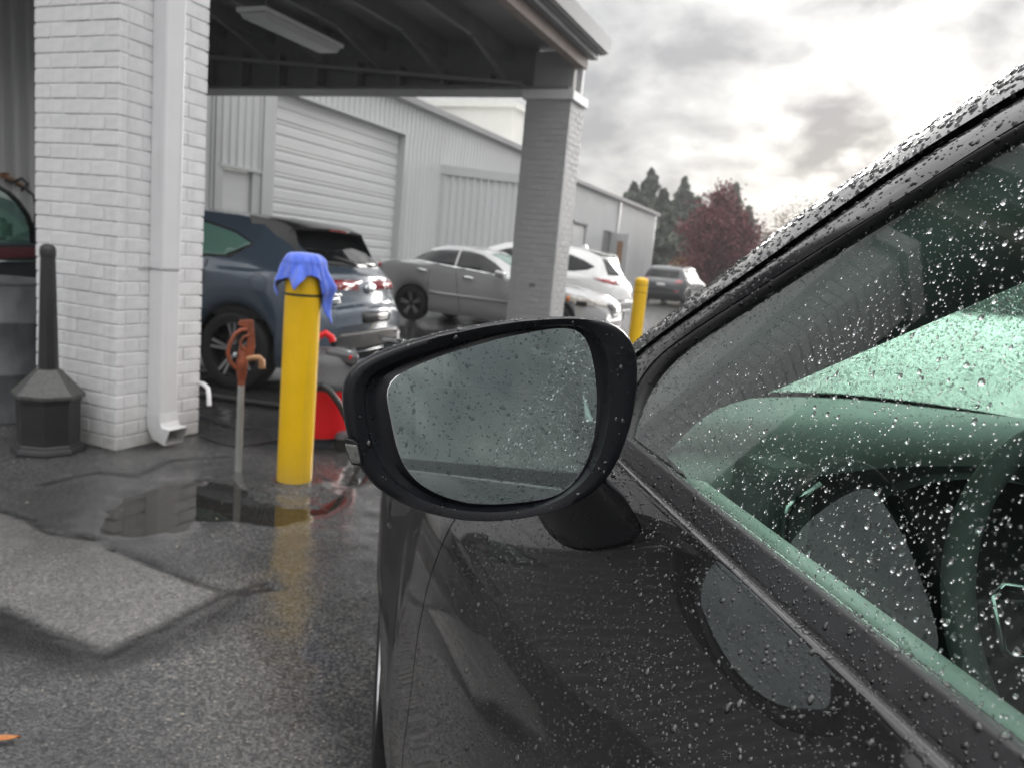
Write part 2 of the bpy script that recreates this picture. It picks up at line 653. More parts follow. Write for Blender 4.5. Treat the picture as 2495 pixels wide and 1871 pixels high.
def np_mesh(me, vs, qs):
    k = qs.shape[1]
    me.vertices.add(len(vs))
    me.vertices.foreach_set('co', np.ascontiguousarray(vs, np.float32).ravel())
    me.loops.add(qs.size)
    me.loops.foreach_set('vertex_index', np.ascontiguousarray(qs, np.int32).ravel())
    me.polygons.add(len(qs))
    me.polygons.foreach_set('loop_start', np.arange(0, qs.size, k, dtype=np.int32))
    me.polygons.foreach_set('loop_total', np.full(len(qs), k, np.int32))
    me.update(calc_edges=True)
    me.validate()


np_mesh(me, vs, qs)
bay = 0.95 * sstep(-2.3, -3.0, GX + wob * 2) * sstep(3.35, 3.75, GY + wob * 2) * sstep(12.5, 10.5, GY)  # dark wet paving under the canopy, with canopy shade put into its colour
for nm, arr in (('wet', np.clip(np.maximum(np.maximum(wetz * 0.9, film * 0.85), bay) + damp * 0.55, 0, 1)), ('patch', patch), ('seam_shade', np.clip(crack * 1.1 + damp * 0.8 + bay * 0.35, 0, 1))):
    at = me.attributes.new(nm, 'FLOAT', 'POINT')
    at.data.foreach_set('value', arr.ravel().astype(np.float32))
me.shade_smooth()


def asphalt_material():
    m = bpy.data.materials.new('wet_asphalt')
    m.use_nodes = True
    n, l = m.node_tree.nodes, m.node_tree.links
    p = n['Principled BSDF']
    tc = n.new('ShaderNodeTexCoord')
    V = tc.outputs['Object']

    def nz(scale, det=6, rough=0.6):
        t = n.new('ShaderNodeTexNoise')
        t.inputs['Scale'].default_value = scale
        t.inputs['Detail'].default_value = det
        t.inputs['Roughness'].default_value = rough
        l.new(V, t.inputs['Vector'])
        return t.outputs[0]

    def mth(op, a, b, c=None):
        t = n.new('ShaderNodeMath')
        t.operation = op
        for i, q in enumerate((a, b, c)):
            if q is None:
                continue
            if isinstance(q, (int, float)):
                t.inputs[i].default_value = q
            else:
                l.new(q, t.inputs[i])
        return t.outputs[0]

    def rng(x, a, b, c, d):
        t = n.new('ShaderNodeMapRange')
        for k, q in zip(('From Min', 'From Max', 'To Min', 'To Max'), (a, b, c, d)):
            t.inputs[k].default_value = q
        l.new(x, t.inputs['Value'])
        return t.outputs[0]

    def attr(name):
        t = n.new('ShaderNodeAttribute')
        t.attribute_name = name
        return t.outputs['Fac']

    def mixc(f, a, b):
        t = n.new('ShaderNodeMixRGB')
        for i, q in enumerate((f, a, b)):
            if isinstance(q, (int, float)):
                t.inputs[i].default_value = q
            elif isinstance(q, tuple):
                t.inputs[i].default_value = (*q, 1)
            else:
                l.new(q, t.inputs[i])
        return t.outputs[0]
    vo = n.new('ShaderNodeTexVoronoi')
    vo.inputs['Scale'].default_value = 150
    l.new(V, vo.inputs['Vector'])
    vo2 = n.new('ShaderNodeTexVoronoi')
    vo2.inputs['Scale'].default_value = 46
    l.new(V, vo2.inputs['Vector'])
    sep = n.new('ShaderNodeSeparateXYZ')
    l.new(vo.outputs['Color'], sep.inputs[0])
    stone = mixc(rng(sep.outputs[0], 0.2, 1.0, 0, 1), (0.05, 0.05, 0.052), (0.185, 0.182, 0.178))
    pale = mth('MULTIPLY', mth('GREATER_THAN', sep.outputs[1], 0.975), 0.75)
    stone = mixc(pale, stone, (0.34, 0.31, 0.27))
    big = nz(0.8)
    stone = mixc(rng(big, 0.40, 0.62, 0.0, 0.75), stone, (0.036, 0.036, 0.038))
    pa, se, we = attr('patch'), attr('seam_shade'), attr('wet')
    br = n.new('ShaderNodeMixRGB')
    br.blend_type = 'ADD'
    l.new(mth('MULTIPLY', pa, 0.52), br.inputs[0])
    l.new(stone, br.inputs[1])
    l.new(mixc(rng(sep.outputs[2], 0.1, 0.9, 0, 1), (0.05, 0.05, 0.048), (0.20, 0.19, 0.175)), br.inputs[2])
    stone = br.outputs[0]
    oil = mth('MULTIPLY', rng(nz(1.1, 4), 0.54, 0.66, 0.0, 0.8), mth('SUBTRACT', 1.0, attr('patch')))
    stone = mixc(oil, stone, (0.022, 0.022, 0.024))
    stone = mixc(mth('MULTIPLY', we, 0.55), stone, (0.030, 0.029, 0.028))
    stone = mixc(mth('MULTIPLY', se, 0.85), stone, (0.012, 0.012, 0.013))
    l.new(stone, p.inputs['Base Color'])
    r1 = rng(nz(2.2), 0.35, 0.65, 0.10, 0.24)
    r2 = mth('ADD', r1, mth('MULTIPLY', pa, 0.10))
    r3 = mth('SUBTRACT', r2, mth('MULTIPLY', we, 0.22))
    l.new(mth('MAXIMUM', r3, 0.06), p.inputs['Roughness'])
    p.inputs['Specular IOR Level'].default_value = 0.5
    h = mth('ADD', mth('MULTIPLY', vo.outputs['Distance'], -0.8), mth('MULTIPLY', vo2.outputs['Distance'], -0.5))
    h = mth('ADD', h, mth('MULTIPLY', nz(210, 3), 0.25))
    bp = n.new('ShaderNodeBump')
    bp.inputs['Distance'].default_value = 0.0045
    l.new(h, bp.inputs['Height'])
    st = mth('MAXIMUM', mth('SUBTRACT', 0.72, mth('MULTIPLY', we, 0.86)), 0.05)
    l.new(st, bp.inputs['Strength'])
    l.new(bp.outputs[0], p.inputs['Normal'])
    return m


M['asphalt'] = asphalt_material()
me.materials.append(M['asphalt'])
ground = bpy.data.objects.new('asphalt_ground', me)
COL.objects.link(ground)
tag(ground, kind='structure')

# rain water standing in the hollow by the bollard: a level sheet the asphalt rises out of
mp_ = bpy.data.materials.new('puddle_water')
mp_.use_nodes = True
n, l = mp_.node_tree.nodes, mp_.node_tree.links
n.clear()
o_ = n.new('ShaderNodeOutputMaterial')
mx = n.new('ShaderNodeMixShader')
tr = n.new('ShaderNodeBsdfTransparent')
tr.inputs[0].default_value = (0.80, 0.76, 0.70, 1)
gl = n.new('ShaderNodeBsdfGlossy')
gl.inputs['Roughness'].default_value = 0.0
fr = n.new('ShaderNodeFresnel')
fr.inputs[0].default_value = 1.6
nb = n.new('ShaderNodeTexNoise')
nb.inputs['Scale'].default_value = 7
tcp = n.new('ShaderNodeTexCoord')
l.new(tcp.outputs['Object'], nb.inputs['Vector'])
bp = n.new('ShaderNodeBump')
bp.inputs['Strength'].default_value = 0.012
bp.inputs['Distance'].default_value = 0.02
l.new(nb.outputs[0], bp.inputs['Height'])
l.new(bp.outputs[0], gl.inputs['Normal'])
l.new(fr.outputs[0], mx.inputs[0])
l.new(tr.outputs[0], mx.inputs[1])
l.new(gl.outputs[0], mx.inputs[2])
l.new(mx.outputs[0], o_.inputs[0])
cen = np.mean(PUD, 0)
pud_out = [(cen[0] + (q[0] - cen[0]) * 1.12, cen[1] + (q[1] - cen[1]) * 1.25, -0.0042) for q in PUD]
tag(MB().add(pud_out, [tuple(range(len(pud_out)))]).build('puddle', mp_), kind='structure')

# painted bay line beside the silver saloon
M['line_paint'] = mat('worn_white_road_paint', (0.45, 0.44, 0.41), 0.4, var=0.3, vscale=20)
tag(MB().box((-5.4, 9.55, 0.002), (-3.0, 9.65, 0.006)).build('bay_line', M['line_paint']), kind='structure')


# ---- brick pillars
def brick_mesh(L, H, D, axis, m):
    """one roughly squared brick with softened edges, face towards the viewer"""
    b = 0.003
    r = random.Random(int(L * 1e4) + (5 if axis == 'x' else 0))
    lx, ly = (L, D) if axis == 'x' else (D, L)
    v = []
    for z in (0, H):
        for sx, sy in ((0, 0), (1, 0), (1, 1), (0, 1)):
            v.append((sx * lx, sy * ly, z))
    mb = MB().add(v, [(0, 3, 2, 1), (4, 5, 6, 7), (0, 1, 5, 4), (1, 2, 6, 5), (2, 3, 7, 6), (3, 0, 4, 7)])
    me = mb.mesh('brick', m)
    bm = bmesh.new()
    bm.from_mesh(me)
    bmesh.ops.bevel(bm, geom=bm.edges[:], offset=b, segments=1, affect='EDGES')
    for w in bm.verts:
        w.co += Vector((r.uniform(-1, 1), r.uniform(-1, 1), r.uniform(-0.8, 0.8))) * 0.0012
    bm.to_mesh(me)
    bm.free()
    return me


COURSE = 0.0783


def brick_pillar(x0, y0, x1, y1, ztop, label, proud=0.006, mb_='brick', mm_='mortar'):
    """faces seen from the lot (y0 and x1) in single bricks, the two far faces joined"""
    t = empty('brick_pillar', (x1, y0, 0), 0, label, 'pillar', 'painted brick pillars of the canopy')
    W, D = x1 - x0, y1 - y0
    core = MB().box((-W + proud, proud, 0), (-proud, D - proud, ztop)).build('mortar_core', M[mm_], t)
    j = 0.0085
    hgt = COURSE - 0.0085
    far = MB()
    cache = {}

    def put(L, axis, loc):
        k = (round(L, 3), axis)
        if k not in cache:
            cache[k] = brick_mesh(L, hgt, 0.05, axis, M[mb_])
        dx, dy = rnd.uniform(-0.0016, 0.0016), rnd.uniform(-0.0016, 0.0016)
        o = link('brick', cache[k], t, (loc[0] + dx, loc[1] + dy, loc[2] + rnd.uniform(-0.001, 0.001)))
        return o
    nc = int(ztop / COURSE)
    for c in range(nc):
        z = c * COURSE + 0.004
        odd = c % 2
        # front face (towards -y): from the right corner leftwards
        if odd:
            fr = [0.2, 0.2, W - 0.4 - 2 * j]
            sd = [0.095 - j, 0.2, D - 0.295 - 0.05 - j]
        else:
            fr = [0.095, 0.2, 0.2, W - 0.495 - 3 * j]
            sd = [0.2 - j, 0.2, D - 0.4 - 0.05 - j]
        x = 0.0
        for L in fr:
            put(L, 'x', (x - L, 0, z))
            x -= L + j
        y = 0.05 + j
        for L in sd:
            put(max(L, 0.04), 'y', (-0.05, y, z))
            y += L + j
        far.box((-W, 0.06, z), (-W + 0.05, D, z + hgt))
        far.box((-W + 0.06, D - 0.05, z), (-0.06, D, z + hgt))
    b = far.build('far_bricks', M[mb_], t)
    b['kind'] = 'stuff'
    return t


pillar_a = brick_pillar(-4.215, 2.964, -3.57, 3.555, 3.44, 'white painted brick pillar with a downspout, in front at the left')
pillar_b = brick_pillar(-4.19, 9.68, -3.555, 10.21, 3.36, 'grey looking brick pillar behind the door mirror, under the canopy corner', 0.004, 'brick_shaded', 'brick_shaded')
MB().box((-0.675, -0.045, 3.345), (0.04, 0.575, 3.47)).build('pillar_cap', M['white_paint'], pillar_b, bevel=0.012)
MB().box((-0.69, -0.045, 3.43), (0.045, 0.64, 3.55)).build('pillar_cap', M['white_paint'], pillar_a, bevel=0.012)
MB().box((-0.33, 0.02, 0.93), (-0.25, -0.012, 0.965)).build('wall_bracket', M['steel_dark'], pillar_b)

# ---- square downspout on the white pillar
ds = empty('downspout', (-3.57, 3.17, 0), 0, 'white square downspout running down the white brick pillar', 'downspout')
MB().box((0.0015, -0.0025, 0.16), (0.1015, 0.1275, 1.012)).build('pipe', M['white_paint'], ds, bevel=0.008)
MB().box((0.001, -0.003, 1.018), (0.102, 0.128, 3.9)).build('pipe', M['white_paint'], ds, bevel=0.008)
MB().box((-0.004, -0.0045, 1.0125), (0.1035, 0.1295, 1.0175)).build('strap', M['metal_trim'], ds)
MB().box((0.002, -0.07, 1.011), (0.008, -0.0045, 1.019)).build('strap', M['metal_trim'], ds)
sh = MB()
sec = lambda o, a: [(o[0] + 0.05 * math.sin(a) * s + 0, o[1] + t, o[2] + 0.05 * math.cos(a) * s) for s, t in ((1, 0), (1, 0.125), (-1, 0.125), (-1, 0))]
out = []
for ox, oz, a in ((0.052, 0.20, math.pi / 2), (0.06, 0.13, R_(70)), (0.085, 0.085, R_(45)), (0.165, 0.07, R_(22))):
    out.append([(ox + 0.052 * math.sin(a) * s, t, oz + 0.052 * math.cos(a) * s) for s, t in ((1, -0.004), (1, 0.129), (-1, 0.129), (-1, -0.004))])
sh.loft(out, True)
e_ = sh.build('outlet_elbow', M['white_paint'], ds)
sm = e_.modifiers.new('shell', 'SOLIDIFY')
sm.thickness = 0.003

# ---- canopy over the wash bay: eave on the lot side, roof rising away from it
cn = empty('canopy', (-3.5, 10.5, 0), 0, 'dark steel canopy roof on brick pillars over the wash bay', 'canopy')


def L_(p):
    return (p[0] + 3.5, p[1] - 10.5, p[2])


def zr(x):                                # underside of the roof deck
    return 4.02 + (-3.5 - x) * 0.079


Y0, Y1 = 2.3, 10.12
MB().prism([L_((-3.3, Y0, zr(-3.3))), L_((-10.6, Y0, zr(-10.6))), L_((-10.6, Y0, zr(-10.6) + 0.06)), L_((-3.3, Y0, zr(-3.3) + 0.06))], (0, Y1 - Y0, 0)).build('roof_deck', M['deck'], cn)
ribs = MB()
for y in np.arange(Y0 + 0.2, Y1, 0.305):
    ribs.box(L_((-10.5, y, 4.02 - 0.02)), L_((-10.4, y + 0.01, 4.03)))
for x in (-4.55, -5.55, -6.55, -7.55, -8.6, -9.6):
    z = zr(x)
    p = MB()
    p.box(L_((x - 0.004, Y0 + 0.1, z - 0.20)), L_((x + 0.004, Y1 - 0.2, z - 0.002)))
    p.box(L_((x - 0.06, Y0 + 0.1, z - 0.209)), L_((x + 0.004, Y1 - 0.2, z - 0.201)))
    p.box(L_((x - 0.004, Y0 + 0.1, z - 0.012)), L_((x + 0.06, Y1 - 0.2, z - 0.003)))
    p.build('purlin', M['steel_dark'], cn)
    MB().bar(L_((x - 0.02, 8.75, z - 0.2)), L_((x - 0.02, 9.88, z - 0.48)), 0.05, 0.05).build('knee_brace', M['steel_dark'], cn)
# gable over the far pillar: level bottom beam, sloping top chord, studs between
MB().box(L_((-10.6, 9.72, 3.485)), L_((-3.62, 10.2, 3.53))).build('bottom_flange', M['steel_dark'], cn)
MB().box(L_((-10.6, 10.0, 3.53)), L_((-4.2, 10.06, 4.5))).build('gable_panel', M['steel_dark'], cn)
MB().bar(L_((-10.6, 9.80, 4.05)), L_((-4.3, 9.80, 3.565)), 0.12, 0.05).build('top_chord', M['deck'], cn)
for x in np.arange(-9.9, -4.8, 0.72):
    MB().box(L_((x, 9.80, 3.535)), L_((x + 0.06, 9.97, zr(x) - 0.40))).build('stud', M['steel_dark'], cn)
MB().box(L_((-4.18, 9.86, 3.475)), L_((-3.62, 10.06, 4.0))).build('gable_end_plate', M['fascia'], cn)
# eave beam, soffit and gutter
MB().box(L_((-3.62, Y0, 3.80)), L_((-3.50, 10.02, 4.0))).build('eave_beam', M['rust_beam'], cn)
MB().box(L_((-3.60, 9.92, 3.475)), L_((-3.52, 10.0, 3.80))).build('corner_post', M['white_paint'], cn)
MB().box(L_((-3.49, Y0, 3.93)), L_((-3.38, 10.06, 4.04))).build('soffit', M['steel_dark'], cn)
gt = MB().prism([L_(q) for q in ((-3.38, Y0, 4.0), (-3.27, Y0, 4.03), (-3.24, Y0, 4.20), (-3.27, Y0, 4.2), (-3.29, Y0, 4.05), (-3.38, Y0, 4.03))], (0, 10.14 - Y0, 0))
gt.build('gutter', M['fascia'], cn)
# tube light under the purlins
fl = empty('strip_light', (-5.95, 7.15, 3.5), 0, 'unlit white strip light hanging under the canopy purlins', 'ceiling light')
M['lens'] = mat('acrylic_lens', (0.62, 0.63, 0.62), 0.35, var=0.04, vscale=3)
lm = MB().prism([(-0.17, -0.64, 0.0), (-0.13, -0.64, -0.055), (0.13, -0.64, -0.055), (0.17, -0.64, 0.0)], (0, 1.28, 0))
lm.build('lens', M['lens'], fl, bevel=0.01)
MB().box((-0.19, -0.67, 0.003), (0.19, 0.67, 0.05)).build('housing', M['white_paint'], fl, bevel=0.006)
for y in (-0.45, 0.45):
    MB().tube([(0, y, 0.05), (0, y, 0.50)], 0.006, 6).build('hanger', M['steel_dark'], fl)

# ---- the long metal warehouse
wh = empty('warehouse', (-10.5, 10, 0), 0, 'long pale grey corrugated metal warehouse with a roll up door', 'warehouse')


def Wl(p):
    return (p[0] + 10.5, p[1] - 10, p[2])


def corr(y0, y1, z0, z1, pitch=0.2, x=-10.5, depth=0.034, m=None):
    """vertical trapezoid sheet along y"""
    mb = MB()
    ys, xs = [], []
    k = int(round((y1 - y0) / pitch))
    pt = (y1 - y0) / k
    for i in range(k):
        b = y0 + i * pt
        for f_, d in ((0.0, 0), (0.50, 0), (0.62, depth), (0.88, depth)):
            ys.append(b + f_ * pt)
            xs.append(x + d)
    ys.append(y1)
    xs.append(x)
    v = [Wl((a, b, z0)) for a, b in zip(xs, ys)] + [Wl((a, b, z1)) for a, b in zip(xs, ys)]
    n_ = len(xs)
    mb.add(v, [(i, i + 1, n_ + i + 1, n_ + i) for i in range(n_ - 1)])
    return mb


def sheet(y0, y1, z0, z1, pitch=0.2):
    return corr(y0, y1, z0, z1, pitch).build('wall_sheet', M['metal_sheet'], wh)


GY0, GY1, GZ = 12.17, 16.88, 4.05
sheet(-14, 10.66, 0, 4.81, 0.2057)
sheet(10.72, 11.86, 2.47, 4.81, 0.19)
sheet(GY0 + 0.02, GY1 + 0.4, GZ + 0.05, 4.81, 0.2)
sheet(GY1 + 0.16, 27.0, 0, 4.81 if False else GZ + 0.05, 0.2)
sheet(GY1 + 0.4, 27.0, GZ + 0.05, 4.81, 0.2)
sheet(27.02, 30.3, 0, 4.53, 0.2)
sheet(30.3, 32.0, 3.08, 4.53, 0.2)
sheet(32.0, 34.5, 0, 4.53, 0.2)
sheet(34.5, 36.2, 3.0, 4.53, 0.2)
sheet(36.2, 36.6, 0, 4.53, 0.2)
sheet(36.9, 44.6, 0, 4.53, 0.2)
core = MB()
core.box(Wl((-22, 44.5, 0)), Wl((-10.52, 44.62, 4.5)))
core.build('end_wall', M['metal_sheet'], wh)
tr_ = MB()
tr_.box(Wl((-10.5, 10.64, 0)), Wl((-10.44, 10.74, 4.8)))
tr_.box(Wl((-10.5, 11.84, 0)), Wl((-10.43, 12.16, 4.75)))
tr_.build('corner_trim', M['metal_trim'], wh)
MB().box(Wl((-10.5, 36.6, 0)), Wl((-10.40, 36.9, 4.5))).build('downpipe', M['metal_trim'], wh)
MB().box(Wl((-10.52, 44.45, 0)), Wl((-10.44, 44.66, 4.52))).build('corner_trim', M['white_paint'], wh)
for y0, y1, z in ((-14, 27.0, 4.81), (27.0, 44.9, 4.53)):
    MB().prism([Wl((-10.5, y0, z - 0.02)), Wl((-10.30, y0, z - 0.0)), Wl((-10.27, y0, z + 0.14)), Wl((-10.5, y0, z + 0.14))], (0, y1 - y0, 0)).build('eave_gutter', M['fascia'], wh)
    MB().prism([Wl((-10.42, y0, z + 0.145)), Wl((-22, y0, z + 1.0)), Wl((-22, y0, z + 1.06)), Wl((-10.42, y0, z + 0.2))], (0, y1 - y0, 0)).build('roof', M['metal_sheet'], wh)
MB().box(Wl((-10.5, 9.5, 3.4)), Wl((-10.46, 9.6, 4.8))).build('wall_trim', M['metal_trim'], wh)
# man door
MB().box(Wl((-10.60, 10.86, 0)), Wl((-10.54, 11.62, 2.40))).build('door', M['door_white'], wh)
jm = MB()
jm.box(Wl((-10.6, 10.74, 0)), Wl((-10.46, 10.86, 2.42)))
jm.box(Wl((-10.6, 11.62, 0)), Wl((-10.47, 11.84, 2.42)))
jm.box(Wl((-10.6, 10.72, 2.42)), Wl((-10.44, 11.86, 2.47)))
jm.build('door_frame', M['metal_trim'], wh)
# sectional roll up door: every panel ribbed
rd = empty('roll_up_door', (-0.16, 0, 0))
rd.parent = wh
nz_ = 8
ph = GZ / nz_
for i in range(nz_):
    z0 = i * ph
    prof = [(0.0, z0 + 0.004), (0.022, z0 + 0.02), (0.022, z0 + 0.17), (0.0, z0 + 0.19), (0.0, z0 + 0.23), (0.022, z0 + 0.25), (0.022, z0 + 0.37), (0.006, z0 + 0.39),
            (0.006, z0 + 0.43), (0.022, z0 + 0.45), (0.022, z0 + ph - 0.012), (0.0, z0 + ph - 0.004)]
    v = [(a, GY0 - 10, b) for a, b in prof] + [(a, GY1 - 10, b) for a, b in prof]
    k = len(prof)
    MB().add(v, [(q, q + 1, k + q + 1, k + q) for q in range(k - 1)]).build('door_panel', M['door_white'], rd)
jb = MB()
jb.box(Wl((-10.72, GY0 - 0.02, 0)), Wl((-10.45, GY0, GZ + 0.02)))
jb.box(Wl((-10.72, GY1, 0)), Wl((-10.44, GY1 + 0.16, GZ + 0.05)))
jb.box(Wl((-10.72, GY0 - 0.02, GZ)), Wl((-10.44, GY1 + 0.0, GZ + 0.05)))
jb.build('door_jamb', M['metal_trim'], wh)
# doors and a heater box on the far half
MB().box(Wl((-10.62, 30.3, 0)), Wl((-10.54, 32.0, 3.0))).build('door', M['door_white'], wh)
MB().box(Wl((-10.6, 30.2, 3.0)), Wl((-10.42, 32.1, 3.08))).build('door_head', M['steel_dark'], wh)
MB().box(Wl((-10.62, 34.5, 0)), Wl((-10.58, 36.2, 3.0))).build('open_doorway', M['steel_dark'], wh)
M['wood'] = mat('weathered_wood', (0.30, 0.17, 0.09), 0.7, var=0.2, vscale=8)
MB().box(Wl((-10.50, 35.9, 0)), Wl((-9.6, 36.05, 2.95))).build('door', M['metal_trim'], wh)
MB().box(Wl((-10.12, 35.86, 1.3)), Wl((-9.85, 35.9, 2.6))).build('door_board', M['wood'], wh)

# lean-to bay standing out from the long wall, its face turned to the lot
lt = empty('lean_to', (-10.5, 18.9, 0), R_(-39.0), 'corrugated lean to with a flat header, standing out from the warehouse wall', 'shed')
mb = MB()
ys = []
k = 18
for i in range(k):
    b = i * 0.2
    for f_, d in ((0.0, 0), (0.40, 0), (0.55, -0.05), (0.85, -0.05)):
        ys.append((b + f_ * 0.2, d))
ys.append((k * 0.2, 0))
rot = lambda a, d: (a * math.cos(R_(78)) - d * math.sin(R_(78)), a * math.sin(R_(78)) + d * math.cos(R_(78)))
pts = [(a, d) for a, d in ys]
v = [(a, d, 0) for a, d in pts] + [(a, d, 3.38) for a, d in pts]
mb.add(v, [(i, i + 1, len(pts) + i + 1, len(pts) + i) for i in range(len(pts) - 1)])
ltw = mb.build('wall_sheet', M['metal_sheet'], lt)
MB().box((-0.05, -0.09, 3.38), (3.7, 0.05, 3.62)).build('header', M['metal_trim'], lt)
MB().box((-0.03, -0.06, 0), (0.10, 0.03, 3.38)).build('corner_trim', M['metal_trim'], lt)
MB().box((3.62, -0.02, 0), (3.66, 2.6, 3.4)).build('return_wall', M['metal_sheet'], lt)
lt.rotation_euler = (0, 0, R_(39.0))

# pale building behind the warehouse
pb = empty("pale_building", (-18.9, 42, 0), 0, 'plain cream flat roofed building rising behind the warehouse roof', 'building')
MB().box((-40, 0, 0), (0, 3, 9.9)).build('wall', M['pale_wall'], pb)
MB().box((-40.2, -0.2, 9.9), (0.2, 3.2, 10.2)).build('parapet', M['pale_wall'], pb)
# ================================================================== THE CAR IN THE FOREGROUND
# its own axes: x = inboard (towards the car's centre line), y = forward, z = up; origin on the ground under the camera
PSI = R_(10)
HA = YAW + PSI
H_F = np.array([-math.sin(HA), math.cos(HA), 0])
H_R = np.array([math.cos(HA), math.sin(HA), 0])


def hp(u, v, l0, k=0.0, z0=0.0):
    """survey: where the line of sight meets the car's side surface l = l0 + k (z - z0)"""
    d = ray(u, v)
    dl, df, dz = d @ H_R, d @ H_F, d[2]
    t = (l0 + k * (CAM_H - z0)) / (dl - k * dz)
    return np.array([t * dl, t * df, CAM_H + t * dz])


def to_h(q):
    return np.array([q @ H_R, q @ H_F, q[2]])


M['car_paint'] = mat('dark_grey_car_paint', (0.0075, 0.0072, 0.0078), 0.45, metal=0.0, var=0.25, vscale=1400, coat=1.0, spec=0.15)
M['paint_edge'] = M['car_paint']
M['black_gloss'] = mat('gloss_black_plastic', (0.012, 0.012, 0.014), 0.16, var=0.1, vscale=30, rvar=0.05)
M['black_satin'] = mat('satin_black_plastic', (0.0055, 0.006, 0.0085), 0.30, spec=0.36, var=0.15, vscale=40, rvar=0.08, bump=0.05, bscale=900, bdist=0.0005)
M['moulding'] = mat('matte_black_moulding', (0.028, 0.027, 0.029), 0.38, var=0.1, vscale=60, rvar=0.06, bump=0.06, bscale=1200, bdist=0.0004)
M['rubber'] = mat('black_rubber', (0.016, 0.016, 0.017), 0.45, var=0.2, vscale=40, rvar=0.08)
M['rubber_wet'] = mat('wet_rubber_lip', (0.05, 0.052, 0.052), 0.22, var=0.3, vscale=120, rvar=0.08, stretch=(1, 0.2, 1))
M['cladding'] = mat('black_arch_cladding', (0.02, 0.02, 0.021), 0.42, var=0.15, vscale=50, rvar=0.08)
M['mirror'] = mat('silvered_mirror_glass', (0.52, 0.60, 0.585), 0.0, metal=1.0)
M['win'] = glass_mat('green_tinted_side_glass', (0.61, 0.79, 0.71), 1.5)
M['wind'] = glass_mat('tinted_windscreen_glass', (0.37, 0.47, 0.425), 1.45)
M['dash'] = mat('grained_dashboard', (0.46, 0.46, 0.46), 0.6, var=0.06, vscale=20, bump=0.1, bscale=400, bdist=0.001)
M['trim_dark'] = mat('dark_interior_trim', (0.035, 0.035, 0.037), 0.6, var=0.15, vscale=20)
M['trim_grey'] = mat('grey_interior_trim', (0.17, 0.17, 0.172), 0.65, var=0.08, vscale=15)
M['door_top'] = mat('grey_door_card_top', (0.42, 0.42, 0.41), 0.5, var=0.06, vscale=30, bump=0.1, bscale=600, bdist=0.0006)
M['chrome'] = mat('brushed_chrome', (0.75, 0.77, 0.77), 0.16, metal=1.0, var=0.05, vscale=40)
M['leather'] = mat('black_leather', (0.03, 0.03, 0.031), 0.5, var=0.15, vscale=25, bump=0.2, bscale=250, bdist=0.001)
M['dial_print'] = mat('pale_dial_print', (0.75, 0.78, 0.76), 0.5)

M['car_paint'].node_tree.nodes['Principled BSDF'].inputs['Coat IOR'].default_value = 1.7
car = empty('parked_car', (0, 0, 0), HA, 'dark grey car with rain beaded door, window and black door mirror, nearest the camera', 'car')

PZ = [0.18, 0.24, 0.30, 0.38, 0.48, 0.60, 0.70, 0.80, 0.88, 0.95, 1.00, 1.03, 1.046]
PL = [0.215, 0.165, 0.136, 0.121, 0.118, 0.124, 0.129, 0.141, 0.164, 0.195, 0.221, 0.239, 0.250]


def hermite(xs, ys, x):
    xs, ys = np.array(xs), np.array(ys)
    d = np.gradient(ys, xs)
    i = np.clip(np.searchsorted(xs, x) - 1, 0, len(xs) - 2)
    h = xs[i + 1] - xs[i]
    t = (x - xs[i]) / h
    return ((2 * t ** 3 - 3 * t ** 2 + 1) * ys[i] + (t ** 3 - 2 * t ** 2 + t) * h * d[i] + (-2 * t ** 3 + 3 * t ** 2) * ys[i + 1] + (t ** 3 - t ** 2) * h * d[i + 1])


def side_l(f, z):
    """outer surface of the car's side"""
    f, z = np.asarray(f, float), np.asarray(z, float)
    l = hermite(PZ, PL, z)
    w = 1 - sstep(0.86, 1.046, z)
    tap = np.where(f > 0.5, -0.085 * (f - 0.5), -0.05 * (f - 0.5))
    l = l + w * tap
    cre = 1.25 + 0.15 * (z - 0.47)
    fl = -0.049 * sstep(0.0, 0.10, f - cre) * sstep(0.45, 0.78, z) + 0.085 * np.maximum(f - cre - 0.10, 0) - 0.006 * sstep(0.0, 0.03, f - cre)
    l = l + fl * (1 - sstep(0.82, 0.98, z))
    return np.where(f > 1.2, 0.5 * (l + 0.017 + np.sqrt((l - 0.017) ** 2 + 0.00004)), l)


WHC, WHR = 1.74, 0.395                          # front wheel arch


def side_panel(f0, f1, z0, z1, nf, nz, slope=None, arch=False):
    """grid on the car's side; slope(z) leans the front edge"""
    fs, zs = np.linspace(0, 1, nf), np.linspace(0, 1, nz)
    v, q = [], []
    for a in fs:
        for b in zs:
            z = z0 + (z1 - z0) * b
            lo = f0(z) if callable(f0) else f0
            hi = f1(z) if callable(f1) else f1
            f = lo + (hi - lo) * a
            zz = z
            if arch:
                d = WHR ** 2 - (f - WHC) ** 2
                zb = max(z0, 0.33 + math.sqrt(d)) if d > 0 else z0
                zt1 = min(z1, float(np.interp(f, [1.0, 1.5, 1.8, 2.55], [0.955, 0.94, 0.90, 0.77])))
                zz = zb + (zt1 - zb) * b
            v.append((float(side_l(f, zz)), f, zz))
    for i in range(nf - 1):
        for j in range(nz - 1):
            q.append((i * nz + j, (i + 1) * nz + j, (i + 1) * nz + j + 1, i * nz + j + 1))
    return MB().add(v, q)


def shut(z):                                     # front shut line of the door, surveyed
    return np.interp(z, [0.2, 0.48, 0.70, 0.88, 1.046], [1.055, 1.05, 1.06, 1.04, 0.985])


ZT = 1.046
door = side_panel(-0.62, lambda z: shut(z) - 0.0025, 0.22, ZT, 130, 64).build('door', M['car_paint'], car, smooth=0)
rdoor = side_panel(-1.75, -0.626, 0.22, ZT, 24, 40).build('rear_door', M['car_paint'], car, smooth=0)
fend = side_panel(lambda z: shut(z) + 0.0025, 2.55, 0.22, 0.955, 110, 50, arch=True).build('fender', M['car_paint'], car, smooth=0)
